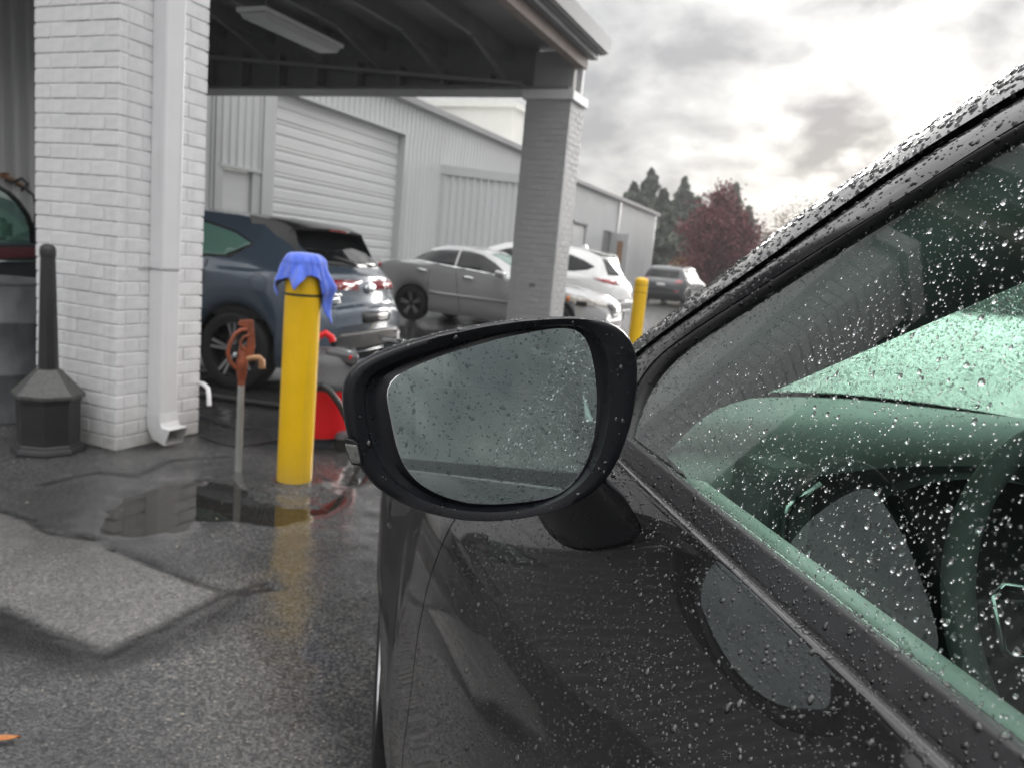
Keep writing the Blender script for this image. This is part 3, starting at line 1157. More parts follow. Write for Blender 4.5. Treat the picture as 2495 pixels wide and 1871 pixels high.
# dark shut line behind the gap
gp = MB()
zs = np.linspace(0.22, ZT, 40)
gp.loft([[(float(side_l(shut(z), z)) + 0.004, shut(z) - 0.006, z), (float(side_l(shut(z), z)) + 0.004, shut(z) + 0.006, z)] for z in zs], close=False)
gp.build('shut_line_seal', M['rubber'], car)
# door top: rounded crease, flat shoulder, groove, moulding, wiper lip
F0_, F1_ = -1.75, 0.93


def rail(name, sec, m, parent=car, f0=F0_, f1=F1_, n=60, smooth=40, taper=True):
    fs = np.linspace(f0, f1, n)
    return MB().loft([[(l, f, z) for l, z in sec] for f in fs], close=False).build(name, m, parent, smooth=smooth)


rail('door_shoulder', [(0.2500, 1.0460), (0.2512, 1.0488), (0.2540, 1.0506), (0.2580, 1.0512), (0.2620, 1.0508), (0.2635, 1.049), (0.2640, 1.040)], M['car_paint'], f1=0.985)
rail('belt_moulding', [(0.2660, 1.036), (0.2655, 1.0465), (0.2662, 1.0478), (0.2720, 1.0655), (0.2730, 1.0672), (0.2748, 1.0680), (0.2775, 1.0678)], M['moulding'], f1=0.90)
rail('wiper_lip', [(0.2775, 1.0672), (0.2790, 1.0676), (0.2830, 1.0668), (0.2852, 1.0650), (0.2862, 1.0610)], M['rubber_wet'], f1=0.88)

# window opening: bands of the door frame and the body pillar, surveyed along the pillar
GL0, GK, GZ0 = 0.285, 0.42, 1.062
S2 = [hp(u, v, GL0, GK, GZ0) for u, v in ((1535, 1090), (1549, 997), (1580, 935), (1635, 871), (1680, 840), (1743, 800), (1900, 697), (2062, 590), (2280, 455), (2495, 329))]


def ext(path, pts):
    """carry a rail on past the picture edge to the roof"""
    p = [np.array(q) for q in path]
    e = p[-1]
    for dl, df, dz in pts:
        e = e + np.array([dl, df, dz])
        p.append(e)
    return p


EXT = [(0.016, -0.12, 0.042), (0.016, -0.17, 0.038), (0.012, -0.25, 0.028), (0.006, -0.35, 0.012), (0.0, -0.45, -0.012), (-0.006, -0.45, -0.035), (-0.006, -0.5, -0.05)]
S2 = ext(S2, EXT)
S1b = ext([hp(u, v, GL0 - 0.006, GK, GZ0) for u, v in ((1528, 985), (1545, 930), (1590, 872), (1640, 838), (1693, 800), (1822, 718), (1950, 635), (2175, 496), (2340, 389), (2495, 289))], EXT)
S1 = ext([hp(u, v, GL0 + 0.016, GK, GZ0) for u, v in ((1500, 905), (1525, 880), (1560, 850), (1590, 826), (1626, 800), (1790, 685), (1950, 572), (2200, 396), (2350, 300), (2495, 212))], EXT)
S0 = ext([hp(u, v, GL0 + 0.085, GK, GZ0) for u, v in ((1440, 920), (1490, 880), (1530, 848), (1560, 824), (1590, 800), (1750, 675), (1905, 554), (2150, 381), (2320, 266), (2495, 149.5))], EXT)


def resample(path, n):
    p = np.array(path)
    d = np.r_[0, np.cumsum(np.linalg.norm(np.diff(p, axis=0), axis=1))]
    s = np.linspace(0, d[-1], n)
    return np.stack([np.interp(s, d, p[:, k]) for k in range(3)], 1)


def smooth_path(p, it=3):
    p = p.copy()
    for _ in range(it):
        q = p.copy()
        q[1:-1] = 0.25 * p[:-2] + 0.5 * p[1:-1] + 0.25 * p[2:]
        p = q
    return p


NP = 120
r2, r1b, r1, r0 = [smooth_path(resample(s, NP), 3) for s in (S2, S1b, S1, S0)]


def band(name, a, b, bulge, m, edge_a=None, edge_b=None, rows=7):
    """strip between two rails with a rounded section and turned-in edges"""
    outd = np.array([-0.92, 0, 0.38])
    rings = []
    for k in range(len(a)):
        pts = []
        if edge_a is not None:
            pts.append(a[k] + np.array(edge_a))
        for j in range(rows):
            t = j / (rows - 1)
            pts.append(a[k] * (1 - t) + b[k] * t + outd * bulge * (1 - (2 * t - 1) ** 2))
        if edge_b is not None:
            pts.append(b[k] + np.array(edge_b))
        rings.append(pts)
    return MB().loft(rings, close=False).build(name, m, car, smooth=50)


pillar_band = band('body_pillar', r0, r1, 0.005, M['car_paint'], edge_a=(0.05, 0.0, 0.004), edge_b=(0.03, 0, -0.004))
frame_band = band('door_frame', r1 + np.array([0.002, 0, -0.006]), r1b, 0.004, M['black_gloss'], edge_a=(0.035, 0, 0.0), edge_b=(0.012, 0, -0.002))
seal_band = band('window_seal', r1b + np.array([0.002, 0, -0.0005]), r2, 0.0035, M['rubber'], edge_a=(0.01, 0, 0.0), edge_b=(0.02, 0, -0.002))
groove = MB().loft([[r1[k] + np.array([0.02, 0, 0.006]), r1[k] + np.array([0.012, 0, -0.012])] for k in range(NP)], close=False).build('drip_groove', M['rubber'], car)

# side window pane: everything inside the seal, down behind the belt
FB = -0.47


def edge_z(path, f):
    o = np.argsort(path[:, 1])
    return np.interp(f, path[o, 1], path[o, 2])


low = r2[r2[:, 1] >= FB - 0.02]


def pane_mesh(fa, fb, nf, nz, zlow=1.05):
    v, q = [], []
    for i in range(nf):
        f = fa + (fb - fa) * i / (nf - 1)
        zt = max(edge_z(low2, f) + 0.004, zlow + 0.0005)
        for j in range(nz):
            z = zlow + (zt - zlow) * j / (nz - 1)
            v.append((GL0 + GK * (z - GZ0) + 0.0015, f, z))
    for i in range(nf - 1):
        for j in range(nz - 1):
            q.append((i * nz + j, (i + 1) * nz + j, (i + 1) * nz + j + 1, i * nz + j + 1))
    return MB().add(v, q)


low2 = r2
fmax = float(r2[:, 1].max())
window = pane_mesh(FB, fmax - 0.002, 60, 16).build('side_window', M['win'], car, smooth=0)
rwin = pane_mesh(-1.6, FB - 0.09, 30, 10).build('rear_side_window', M['win'], car, smooth=0)
bp_ = MB()
for j in range(12):
    pass
zz = np.linspace(1.045, float(edge_z(r2, -0.5)) + 0.03, 14)
bp_.loft([[(GL0 + GK * (z - GZ0) - 0.004, FB + 0.012, z), (GL0 + GK * (z - GZ0) - 0.006, FB - 0.04, z), (GL0 + GK * (z - GZ0) - 0.004, FB - 0.10, z)] for z in zz], close=False)
bp_.build('centre_pillar', M['black_gloss'], car, smooth=40)

# roof, far side, bonnet, windscreen: enough of the car for the panes and the mirror to show
CL = 1.05                                        # centre line


def mir(p):
    return np.array([2 * CL - p[0], p[1], p[2]])


roof = MB()
rr = []
for k in range(0, NP, 3):
    if r0[k][1] < 0.42:
        a, b = r0[k] + np.array([0.04, 0, 0.004]), mir(r0[k] + np.array([0.04, 0, 0.004]))
        rr.append([a * (1 - t) + b * t + np.array([0, 0, 0.055 * (1 - (2 * t - 1) ** 2)]) for t in np.linspace(0, 1, 9)])
roof.loft(rr, close=False).build('roof', M['car_paint'], car, smooth=0)
hd = MB().loft([[p - np.array([0, 0, 0.03]) for p in ring] for ring in rr], close=False).build('headliner', M['trim_grey'], car, smooth=0)
FR = []
for k in range(0, NP, 2):
    if r0[k][1] >= 0.36:
        a = r0[k] + np.array([0.05, 0, -0.004])
        b = mir(a)
        FR.append([a * (1 - t) + b * t + np.array([0, 0.30 * (1 - (2 * t - 1) ** 2) * min(1, (r0[k][1] - 0.3) / 0.5), 0.03 * (1 - (2 * t - 1) ** 2)]) for t in np.linspace(0, 1, 13)])
for i_, ring in enumerate(FR):
    w_ = max(0.0, 1 - i_ / (0.55 * len(FR)))
    FR[i_] = [q - np.array([0, 0, 0.072 * w_]) for q in ring]
wscr = MB().loft(FR, close=False).build('windscreen', M['wind'], car, smooth=0)
base_ring = FR[0]
# black band and cowl at the foot of the screen
cw = MB().loft([[np.array(p) + np.array([0, 0.0, 0.004]) for p in base_ring], [np.array(p) + np.array([0, 0.03, -0.015]) for p in base_ring],
                [np.array(p) + np.array([0, 0.11, -0.055]) for p in base_ring]], close=False).build('cowl', M['black_satin'], car, smooth=0)
bn = []
for f in np.linspace(0, 1, 14):
    ring = []
    for i, t in enumerate(np.linspace(0, 1, 13)):
        p0 = np.array(base_ring[i]) + np.array([0, 0.09, -0.055])
        p0[0] = CL + (p0[0] - CL) * 1.28
        fe = float(side_l(2.5, 0.955)) + 0.07
        p1 = np.array([fe * (1 - t) + (2 * CL - fe) * t, 2.45 + 0.2 * (1 - (2 * t - 1) ** 2), 0.80 + 0.07 * (1 - (2 * t - 1) ** 2)])
        q = p0 * (1 - f) + p1 * f
        q[2] += 0.012 * math.sin(math.pi * f)
        ring.append(q)
    bn.append(ring)
MB().loft(bn, close=False).build('bonnet', M['car_paint'], car, smooth=0)
# fender crown joining the side to the bonnet
fc = []
for f in np.linspace(1.0, 2.5, 40):
    l1 = float(side_l(f, 0.955))
    zt = np.interp(f, [1.0, 1.3, 1.8, 2.5], [1.02, 0.985, 0.93, 0.80])
    z1 = min(0.955, float(np.interp(f, [1.0, 1.5, 1.8, 2.55], [0.955, 0.94, 0.90, 0.77])))
    zt = max(zt, z1 + 0.012)
    l1 = float(side_l(f, z1))
    fc.append([(l1, f, z1), (l1 + 0.02, f, z1 + (zt - z1) * 0.7), (l1 + 0.06, f, zt), (l1 + 0.30, f, zt + 0.008)])
MB().loft(fc, close=False).build('fender_crown', M['car_paint'], car, smooth=0)
nose = []
for z in np.linspace(0.24, 0.80, 9):
    a = float(side_l(2.5, min(z, 0.77)))
    nose.append([(a + (2 * CL - 2 * a) * t, 2.50 + 0.36 * (1 - abs(2 * t - 1) ** 3.0) * (1 - 0.25 * max(0, (z - 0.5) / 0.3)), z) for t in np.linspace(0, 1, 21)])
MB().loft(nose, close=False).build('front_bumper', M['car_paint'], car, smooth=0)
# far side in outline
fs_ = MB()
fs_.loft([[(2 * CL - float(side_l(f, z)), f, z) for z in np.linspace(0.25, float(np.interp(f, [0.8, 1.15, 2.5], [1.05, 0.94, 0.74])), 10)] for f in np.linspace(-1.7, 2.5, 30)], close=False)
fs_.build('far_side', M['car_paint'], car, smooth=0)
fp = MB()
for k in range(0, NP - 1, 2):
    pass
fp.loft([[mir(r0[k]), mir(r2[k])] for k in range(0, NP, 3)], close=False).build('far_door_frame', M['black_gloss'], car, smooth=0)
fw = MB()
v = []
ff = np.linspace(FB, fmax - 0.01, 24)
fw.loft([[mir((GL0 + GK * (z - GZ0), f, z)) for z in (1.05, (1.05 + edge_z(r2, f)) / 2, edge_z(r2, f))] for f in ff], close=False).build('far_window', M['win'], car, smooth=0)
MB().loft([[(0.27 + 0.2 * t, -1.68, 0.3 + t * 1.32), (2 * CL - 0.27 - 0.2 * t, -1.68, 0.3 + t * 1.32)] for t in np.linspace(0, 1, 6)], close=False).build('rear_bulkhead', M['trim_dark'], car)
fz = np.linspace(FB + 0.58, -1.72, 14)
MB().loft([[mir((GL0 + GK * (z - GZ0) + 0.004, f, z)) for z in (1.03, 1.2, float(edge_z(r2, f)) + 0.05)] for f in fz], close=False).build('far_light_blocker', M['trim_dark'], car, smooth=0)  # dark panel added over the far windows to cut brightness in the mirror
for x0, x1 in ((1.18, 1.64),):
    ps = MB().loft([[(x0 + 0.03 * t, -0.34 - 0.2 * t, 0.55 + 0.68 * t), (x1 - 0.03 * t, -0.34 - 0.2 * t, 0.55 + 0.68 * t), (x1 - 0.03 * t, -0.46 - 0.2 * t, 0.55 + 0.68 * t), (x0 + 0.03 * t, -0.46 - 0.2 * t, 0.55 + 0.68 * t)] for t in np.linspace(0, 1, 5)], True, (True, True)).build('seat', M['leather'], car, bevel=0.03, seg=3)
    MB().obox(((x0 + x1) / 2, -0.62, 1.32), (0.12, 0, 0), (0, 0.045, 0.01), (0, -0.01, 0.08)).build('headrest', M['leather'], ps, bevel=0.03, seg=3)
MB().box((0.42, -1.6, 0.5), (2 * CL - 0.42, -1.42, 1.18)).build('rear_seat', M['leather'], car, bevel=0.04, seg=3)
MB().box((0.24, -1.7, 0.24), (2 * CL - 0.24, 2.3, 0.30)).build('floor_pan', M['trim_dark'], car)

# ---- inside: door card, pillar trim, dashboard, vent, wheel, instruments, seat
rail('door_card_top', [(0.292, 1.02), (0.300, 1.047), (0.306, 1.0505), (0.316, 1.0515), (0.330, 1.0490), (0.338, 1.042), (0.34, 1.02), (0.35, 0.90), (0.37, 0.7)], M['door_top'], f0=FB, f1=0.70)
AIN = [np.array(p) for p in ((0.345, 0.86, 1.03), (0.352, 0.80, 1.085), (0.36, 0.770, 1.112), (0.3815, 0.699, 1.142), (0.406, 0.594, 1.20), (0.434, 0.47, 1.267), (0.462, 0.34, 1.337), (0.485, 0.20, 1.395), (0.5, 0.0, 1.43))]
ain = smooth_path(resample(AIN, 40), 2)
aout = resample([p for p in r2 if p[1] > -0.02], 40)
aout = smooth_path(aout, 2)
MB().loft([[aout[k] + np.array([0.008, 0, 0.0]), aout[k] * 0.6 + ain[k] * 0.4 + np.array([0.0, 0, 0.003]), ain[k], ain[k] + np.array([0.03, 0.03, 0.02])] for k in range(40)], close=False).build('pillar_trim', M['trim_grey'], car, smooth=0)

# dashboard: top pad running forward to the screen, brow dropping to the dark fascia
ls = np.linspace(0.34, 2 * CL - 0.34, 40)


def dash_edge(l):                                # rear edge of the pad in plan and height
    f = np.interp(l, [0.34, 0.45, 0.55, 0.65, 0.8, 1.1, 1.76], [0.76, 0.78, 0.80, 0.81, 0.82, 0.82, 0.72])
    z = np.interp(l, [0.34, 0.42, 0.50, 0.62, 0.80, 1.1, 1.76], [1.035, 1.058, 1.074, 1.088, 1.094, 1.094, 1.05])
    return float(f), float(z)


dr = []
for l in ls:
    f, z = dash_edge(l)
    ft = float(np.interp(l, [p[0] for p in base_ring], [p[1] for p in base_ring])) - 0.02
    zt_ = float(np.interp(l, [p[0] for p in base_ring], [p[2] for p in base_ring])) - 0.004
    dr.append([(l, f + 0.05, z - 0.24), (l, f + 0.02, z - 0.10), (l, f - 0.004, z - 0.030), (l, f, z - 0.008), (l, f + 0.016, z), (l, f + 0.07, z + 0.004), (l, f * 0.5 + ft * 0.5, (z + zt_) / 2 + 0.004), (l, ft, zt_), (l, ft + 0.06, zt_ - 0.02)])
d_o = MB().loft(dr, close=False).build('dashboard', M['dash'], car, smooth=0)
# dark fascia below the brow
MB().loft([[(l, dash_edge(l)[0] + 0.0, dash_edge(l)[1] - 0.036), (l, dash_edge(l)[0] - 0.03, dash_edge(l)[1] - 0.20), (l, dash_edge(l)[0] - 0.02, 0.6)] for l in ls], close=False).build('fascia', M['trim_dark'], car, smooth=0)
# corner vent with its chrome frame
ven = MB().obox((0.432, 0.750, 1.012), (0.036, 0.012, 0.0), (-0.006, 0.035, 0.0), (0, 0.0, 0.050)).build('air_vent', M['trim_grey'], car, bevel=0.012, seg=3)
MB().tube([(0.436, 0.715, 0.90), (0.432, 0.712, 0.985), (0.4285, 0.712, 1.010), (0.431, 0.713, 1.021), (0.440, 0.715, 1.029), (0.470, 0.722, 1.045)], [0.005, 0.0052, 0.0054, 0.0054, 0.005, 0.0042], 10).build('vent_frame', M['chrome'], ven, smooth=0)
# steering wheel
sw = empty('steering_wheel', (0.755, 0.60, 0.955))
sw.parent = car
sw.rotation_euler = (R_(-24), 0, 0)
ringp = []
for k in range(49):
    a = 2 * math.pi * k / 48
    ringp.append((0.198 * math.cos(a), 0, 0.198 * math.sin(a)))
rings = []
for k in range(48):
    a = 2 * math.pi * k / 48
    c, s = math.cos(a), math.sin(a)
    rings.append([((0.198 + 0.0135 * math.cos(b)) * c, 0.0175 * math.sin(b), (0.198 + 0.0135 * math.cos(b)) * s) for b in np.linspace(0, 2 * math.pi, 12, endpoint=False)])
rings.append(rings[0])
MB().loft(rings).build('rim', M['trim_grey'], sw, smooth=0)
MB().lathe([(0.0, -0.03), (0.05, -0.032), (0.075, -0.022), (0.08, 0.02)], 24, axis='y').build('hub', M['leather'], sw, smooth=40)
for s in (-1, 1):
    sp = MB().obox((s * 0.125, 0.0, -0.012), (0.062, 0, 0), (0, 0.012, 0), (0, 0, 0.030)).build('spoke', M['trim_dark'], sw, bevel=0.008)
    MB().tube([(s * 0.095, -0.018, 0.024), (s * 0.162, -0.018, 0.030), (s * 0.174, -0.018, 0.020), (s * 0.172, -0.018, -0.026), (s * 0.164, -0.018, -0.034), (s * 0.10, -0.018, -0.030)], 0.0042, 8).build('spoke_bezel', M['chrome'], sp, smooth=0)
    for z in (0.008, -0.012, -0.03):
        MB().box((s * 0.125 - 0.02, -0.018, z - 0.006), (s * 0.125 + 0.02, -0.013, z + 0.006)).build('switch', M['black_gloss'], sp, bevel=0.002)
MB().tube([(0.755, 0.62, 0.95), (0.755, 0.84, 0.87)], 0.04, 12).build('steering_column', M['trim_dark'], car)
# instrument hood and dials
ic = MB().loft([[(0.72 + 0.17 * math.cos(a) * k, f, 0.96 + 0.085 * math.sin(a) * k) for a in np.linspace(0, math.pi, 16)] for f, k in ((0.92, 0.9), (0.80, 1.0), (0.78, 1.0))], close=False).build('instrument_hood', M['trim_dark'], car, smooth=40)
for x in (0.61, 0.70, 0.79):
    d_ = MB().lathe([(0.0, 0.86), (0.043, 0.86), (0.045, 0.845)], 28, (x, 0, 0.99), 'y').build('dial', M['black_gloss'], car)
    tk = MB()
    for a in np.linspace(R_(-40), R_(220), 9):
        c, s = math.cos(a), math.sin(a)
        tk.obox((x + 0.034 * c, 0.857, 0.99 + 0.034 * s), (0.005 * c, 0, 0.005 * s), (0, 0.0006, 0), (-0.0008 * s, 0, 0.0008 * c))
    tk.obox((x + 0.012, 0.855, 1.002), (0.016 * 0.7, 0, 0.016 * 0.7), (0, 0.0006, 0), (-0.0006, 0, 0.0006))
    t_ = tk.build('dial_marks', M['dial_print'], d_)
    t_['kind'] = 'stuff'
# driver's seat
st = MB()
st.loft([[(0.46 + 0.03 * t, -0.34 - 0.2 * t, 0.55 + 0.68 * t), (0.92 - 0.03 * t, -0.34 - 0.2 * t, 0.55 + 0.68 * t), (0.92 - 0.03 * t, -0.46 - 0.2 * t, 0.55 + 0.68 * t), (0.46 + 0.03 * t, -0.46 - 0.2 * t, 0.55 + 0.68 * t)] for t in np.linspace(0, 1, 5)], True, (True, True))
seat = st.build('seat', M['leather'], car, bevel=0.03, seg=3)
MB().obox((0.69, -0.62, 1.32), (0.12, 0, 0), (0, 0.045, 0.01), (0, -0.01, 0.08)).build('headrest', M['leather'], seat, bevel=0.03, seg=3)

# ---- the front wheel and its arch
arc = []
for a in np.linspace(R_(-18), R_(198), 40):
    f, z = WHC + (WHR + 0.0) * math.cos(a), 0.33 + WHR * math.sin(a)
    f2, z2 = WHC + (WHR - 0.035) * math.cos(a), 0.33 + (WHR - 0.035) * math.sin(a)
    zc_ = min(max(z, 0.24), 0.95)
    l = float(side_l(f, zc_))
    e9 = 0.012 * float(sstep(0.40, 0.62, z)) - 0.012 * float(sstep(0.50, 0.30, z))
    arc.append([(l + 0.008 + e9, f, z), (l + 0.002 + e9, f, z), (l + 0.002 + e9, f2, z2), (l + 0.06, f2, z2)])
MB().loft(arc, close=False).build('arch_cladding', M['cladding'], car, smooth=40)
whl = empty('wheel', (0.135, WHC, 0.335))
whl.parent = car
M['tyre'] = mat('tyre_rubber', (0.011, 0.011, 0.012), 0.6, var=0.15, vscale=20, bump=0.2, bscale=120)
M['alloy'] = mat('machined_alloy', (0.42, 0.42, 0.43), 0.3, metal=0.9, var=0.05, vscale=20)
M['alloy_black'] = mat('gloss_black_alloy', (0.02, 0.02, 0.022), 0.25, var=0.1, vscale=20)
MB().lathe([(0.245, -0.085), (0.30, -0.095), (0.325, -0.075), (0.335, -0.05), (0.335, 0.06), (0.30, 0.10), (0.24, 0.1)], 48, axis='x', cap=(False, False)).build('tyre', M['tyre'], whl, smooth=35)
rim = MB()
rim.lathe([(0.245, -0.083), (0.232, -0.088), (0.225, -0.07), (0.222, 0.05)], 40, axis='x', cap=(False, True))
for k in range(5):
    a = 2 * math.pi * k / 5 + 0.3
    for da in (-0.17, 0.17):
        p0 = (-0.055, 0.05 * math.cos(a), 0.05 * math.sin(a))
        p1 = (-0.075, 0.228 * math.cos(a + da), 0.228 * math.sin(a + da))
        rim.bar(p0, p1, 0.024, 0.02, up=(1, 0, 0))
rim.lathe([(0.0, -0.07), (0.055, -0.066), (0.06, -0.03)], 24, axis='x')
rim.build('rim', M['alloy'], whl, smooth=35)

# ---- door mirror
MC = to_h(CPOS + ray(800 + 1050 / 2.633, 720 + 770 / 2.633) / F_PX * 0.62 - 0 * CPOS)
MC = to_h(CPOS + ray(1198.8, 1012.4) / F_PX * 0.62)


def hdir(yaw_r, pitch):
    """normal that faces the camera, turned yaw_r towards the car and pitched up"""
    a = R_(180 - yaw_r) + PSI
    return np.array([math.sin(a) * math.cos(R_(pitch)), math.cos(a) * math.cos(R_(pitch)), math.sin(R_(pitch))])


def mp(zx, zy, c, nrm):
    """survey a point of the 2.633x enlargement onto the plane through c"""
    d = to_h(ray(800 + zx / 2.633, 720 + zy / 2.633))
    o = np.array([0, 0, CAM_H])
    return o + d * (((c - o) @ nrm) / (d @ nrm))


N_RIM, N_GL = hdir(16, 5), hdir(19, 7)
OUT = [(125, 490), (180, 445), (250, 405), (380, 350), (520, 303), (740, 240), (1000, 188), (1250, 153), (1500, 139), (1640, 140), (1750, 152), (1840, 182), (1915, 236), (1962, 305), (1982, 400), (1985, 520), (1973, 660), (1948, 800), (1900, 960), (1835, 1110), (1760, 1212), (1650, 1298), (1500, 1372), (1300, 1422), (1050, 1449), (850, 1440), (650, 1400), (480, 1340), (350, 1268), (240, 1165), (172, 1040), (130, 920), (105, 800), (94, 650), (97, 560)]
INN = [(250, 520), (330, 470), (430, 425), (560, 375), (740, 320), (960, 262), (1200, 215), (1430, 190), (1570, 186), (1660, 200), (1730, 250), (1775, 330), (1800, 440), (1812, 580), (1808, 720), (1790, 860), (1755, 1000), (1700, 1120), (1620, 1215), (1520, 1290), (1400, 1345), (1230, 1378), (1050, 1390), (880, 1382), (720, 1350), (580, 1300), (460, 1225), (370, 1140), (305, 1040), (265, 930), (240, 800), (225, 680), (228, 590)]
GLS = [(374, 640), (372, 600), (385, 562), (430, 515), (560, 450), (680, 403), (800, 362), (1100, 276), (1350, 226), (1470, 210), (1550, 207), (1600, 217), (1640, 255), (1672, 330), (1700, 440), (1715, 560), (1720, 700), (1710, 850), (1685, 985), (1640, 1100), (1580, 1192), (1500, 1262), (1400, 1300), (1200, 1326), (1050, 1335), (900, 1328), (750, 1290), (640, 1240), (560, 1180), (500, 1110), (455, 1020), (428, 920), (405, 800), (385, 710)]
NM = 96


def loop(pts, c, nrm):
    p = [mp(x, y, c, nrm) for x, y in pts]
    p.append(p[0])
    p = np.array(p)
    # start the loop at the rightmost point of its own centre for matching parameters
    cen_ = p[:-1].mean(0)
    ang = []
    ex = np.cross(np.array([0, 0, 1.0]), nrm)
    ex /= np.linalg.norm(ex)
    ey = np.cross(nrm, ex)
    a = np.array([math.atan2((q - cen_) @ ey, (q - cen_) @ ex) for q in p[:-1]])
    o = np.argsort(a)
    aa = np.r_[a[o] - 2 * math.pi, a[o], a[o] + 2 * math.pi]
    pp = np.r_[p[:-1][o], p[:-1][o], p[:-1][o]]
    t = np.linspace(-math.pi, math.pi, NM, endpoint=False)
    q = np.stack([np.interp(t, aa, pp[:, k]) for k in range(3)], 1)
    for _ in range(2):
        q = 0.25 * np.roll(q, 1, 0) + 0.5 * q + 0.25 * np.roll(q, -1, 0)
    return q


RC = MC - N_RIM * 0.0
GC = MC - N_GL * 0.0115
lo_, li_, lg_ = loop(OUT, RC - N_RIM * 0.006, N_RIM), loop(INN, RC - N_RIM * 0.004, N_RIM), loop(GLS, GC, N_GL)
cm = lo_.mean(0)


def sc(p, s, back):
    return cm + (p - cm) * s - N_RIM * back


dm = empty('door_mirror', (0, 0, 0))
dm.parent = car
shell = []
shell.append(sc(lo_, 0.985, -0.003))
shell.append(sc(lo_, 0.993, -0.0015))
shell.append(lo_)
# the outer shell bulges forward; its inner end tapers towards the foot
for s, b in ((1.004, 0.006), (1.003, 0.016), (0.985, 0.034), (0.94, 0.056), (0.85, 0.076), (0.68, 0.092), (0.42, 0.100), (0.12, 0.103)):
    shell.append(sc(lo_, s, b))
MB().loft(shell, True, (False, True)).build('shell', M['black_satin'], dm, smooth=60)
# lip and inner bezel: front ridge, then walls down to the glass
lip = [sc(lo_, 0.985, -0.003)]
lip.append(lo_ * 0.80 + li_ * 0.20 + N_RIM * 0.0035)
lip.append(lo_ * 0.45 + li_ * 0.55 + N_RIM * 0.0022)
lip.append(lo_ * 0.12 + li_ * 0.88 + N_RIM * 0.0006)
lip.append(li_)
MB().loft(lip, True).build('bezel', M['black_satin'], dm, smooth=60)
inw = [li_, li_ * 0.92 + lg_ * 0.08 - N_RIM * 0.002, li_ * 0.45 + lg_ * 0.55 - N_RIM * 0.004, lg_ * 0.96 + li_ * 0.04 + N_GL * 0.0005, lg_ * 0.995 + lg_.mean(0) * 0.005 - N_GL * 0.001]
MB().loft(inw, True).build('recess', M['black_satin'], dm, smooth=50)
edge = [lg_ + N_GL * 0.0012, lg_ + (lg_ - lg_.mean(0)) * 0.006 + N_GL * 0.0008, lg_ + (lg_ - lg_.mean(0)) * 0.008 - N_GL * 0.002]
MB().loft(edge, True).build('glass_edge', M['chrome'], dm, smooth=40)
gc = lg_.mean(0)
gv = [gc + N_GL * 0.0012] + [p + N_GL * 0.0012 for p in lg_]
mglass = MB().add(gv, [(0, 1 + i, 1 + (i + 1) % NM) for i in range(NM)]).build('mirror_glass', M['mirror'], dm)
# side repeater lamp at the outer end
rl = [mp(x, y, RC + N_RIM * 0.002, N_RIM) for x, y in ((118, 945), (195, 955), (216, 1065), (205, 1078), (160, 1068), (128, 985))]
M['lamp_clear'] = mat('clear_lamp_lens', (0.14, 0.14, 0.135), 0.12, var=0.6, vscale=160)
MB().prism(rl, N_RIM * 0.004 + np.array([-0.002, 0, 0])).build('side_repeater', M['lamp_clear'], dm, bevel=0.0015)
rl2 = [mp(x, y, RC + N_RIM * 0.001, N_RIM) for x, y in ((108, 905), (165, 918), (200, 945), (226, 1075), (215, 1090), (150, 1078), (122, 1000))]
MB().prism(rl2, N_RIM * 0.0035 + np.array([-0.001, 0, 0])).build('lamp_surround', M['black_gloss'], dm, bevel=0.0015)
# foot on the door
fq = [(1318, 1180), (1325, 1262), (1345, 1325), (1385, 1352), (1428, 1345), (1466, 1305), (1484, 1240), (1478, 1170)]
foot_d = [hp(u, v, 0.192) for u, v in fq]
rings = []
for q in foot_d:
    pass
foot_d = np.array([np.array([float(side_l(min(q[1], 0.9), min(q[2], 1.045))) + 0.004, q[1], q[2]]) if q[2] < 1.045 else q + np.array([0.02, 0, 0]) for q in foot_d])
top_c = np.array([0.165, 0.735, 1.075])
fc_ = foot_d.mean(0)
n8 = len(foot_d)
rg = []
for t in np.linspace(0, 1, 9):
    sc_ = 1.0 - 0.25 * sstep(0, 1, t)
    c_ = fc_ * (1 - t) + top_c * t + np.array([0, 0, -0.012 * math.sin(math.pi * t)])
    rg.append([c_ + (q - fc_) * sc_ for q in foot_d])
MB().loft(rg, True, (True, True)).build('mirror_foot', M['black_satin'], dm, smooth=60, subsurf=2)
# ================================================================== THINGS STANDING IN THE LOT
M['yellow'] = mat('yellow_plastic_sleeve', (0.96, 0.575, 0.002), 0.40, var=0.05, vscale=8, rvar=0.08, bump=0.04, bscale=300, bdist=0.001)
M['tape'] = mat('black_band', (0.02, 0.02, 0.018), 0.5)
M['tape_amber'] = mat('amber_reflective_band', (0.50, 0.26, 0.004), 0.4)
M['galv'] = mat('galvanised_pipe', (0.42, 0.43, 0.42), 0.42, metal=0.6, var=0.12, vscale=14, rvar=0.1, stretch=(1, 1, 0.3))
M['cloth'] = mat('blue_microfibre', (0.105, 0.20, 0.86), 0.9, var=0.10, vscale=60, bump=0.7, bscale=420, bdist=0.003, sheen=0.6)
M['rusty'] = mat('rusty_red_cast_iron', (0.36, 0.085, 0.035), 0.6, var=0.0, base2=(0.17, 0.055, 0.03), vscale=22, bump=0.5, bscale=110, bdist=0.003, rvar=0.15)
M['brass'] = mat('worn_brass_spout', (0.40, 0.22, 0.12), 0.45, metal=0.4, var=0.2, vscale=30)
M['black_poly'] = mat('weathered_black_plastic', (0.022, 0.022, 0.024), 0.42, var=0.2, vscale=10, rvar=0.1, bump=0.15, bscale=260, bdist=0.001)
M['hood_grey'] = mat('wet_speckled_plastic_hood', (0.035, 0.035, 0.035), 0.36, base2=(0.10, 0.10, 0.095), vscale=60, rvar=0.1, bump=0.1, bscale=200, bdist=0.001)
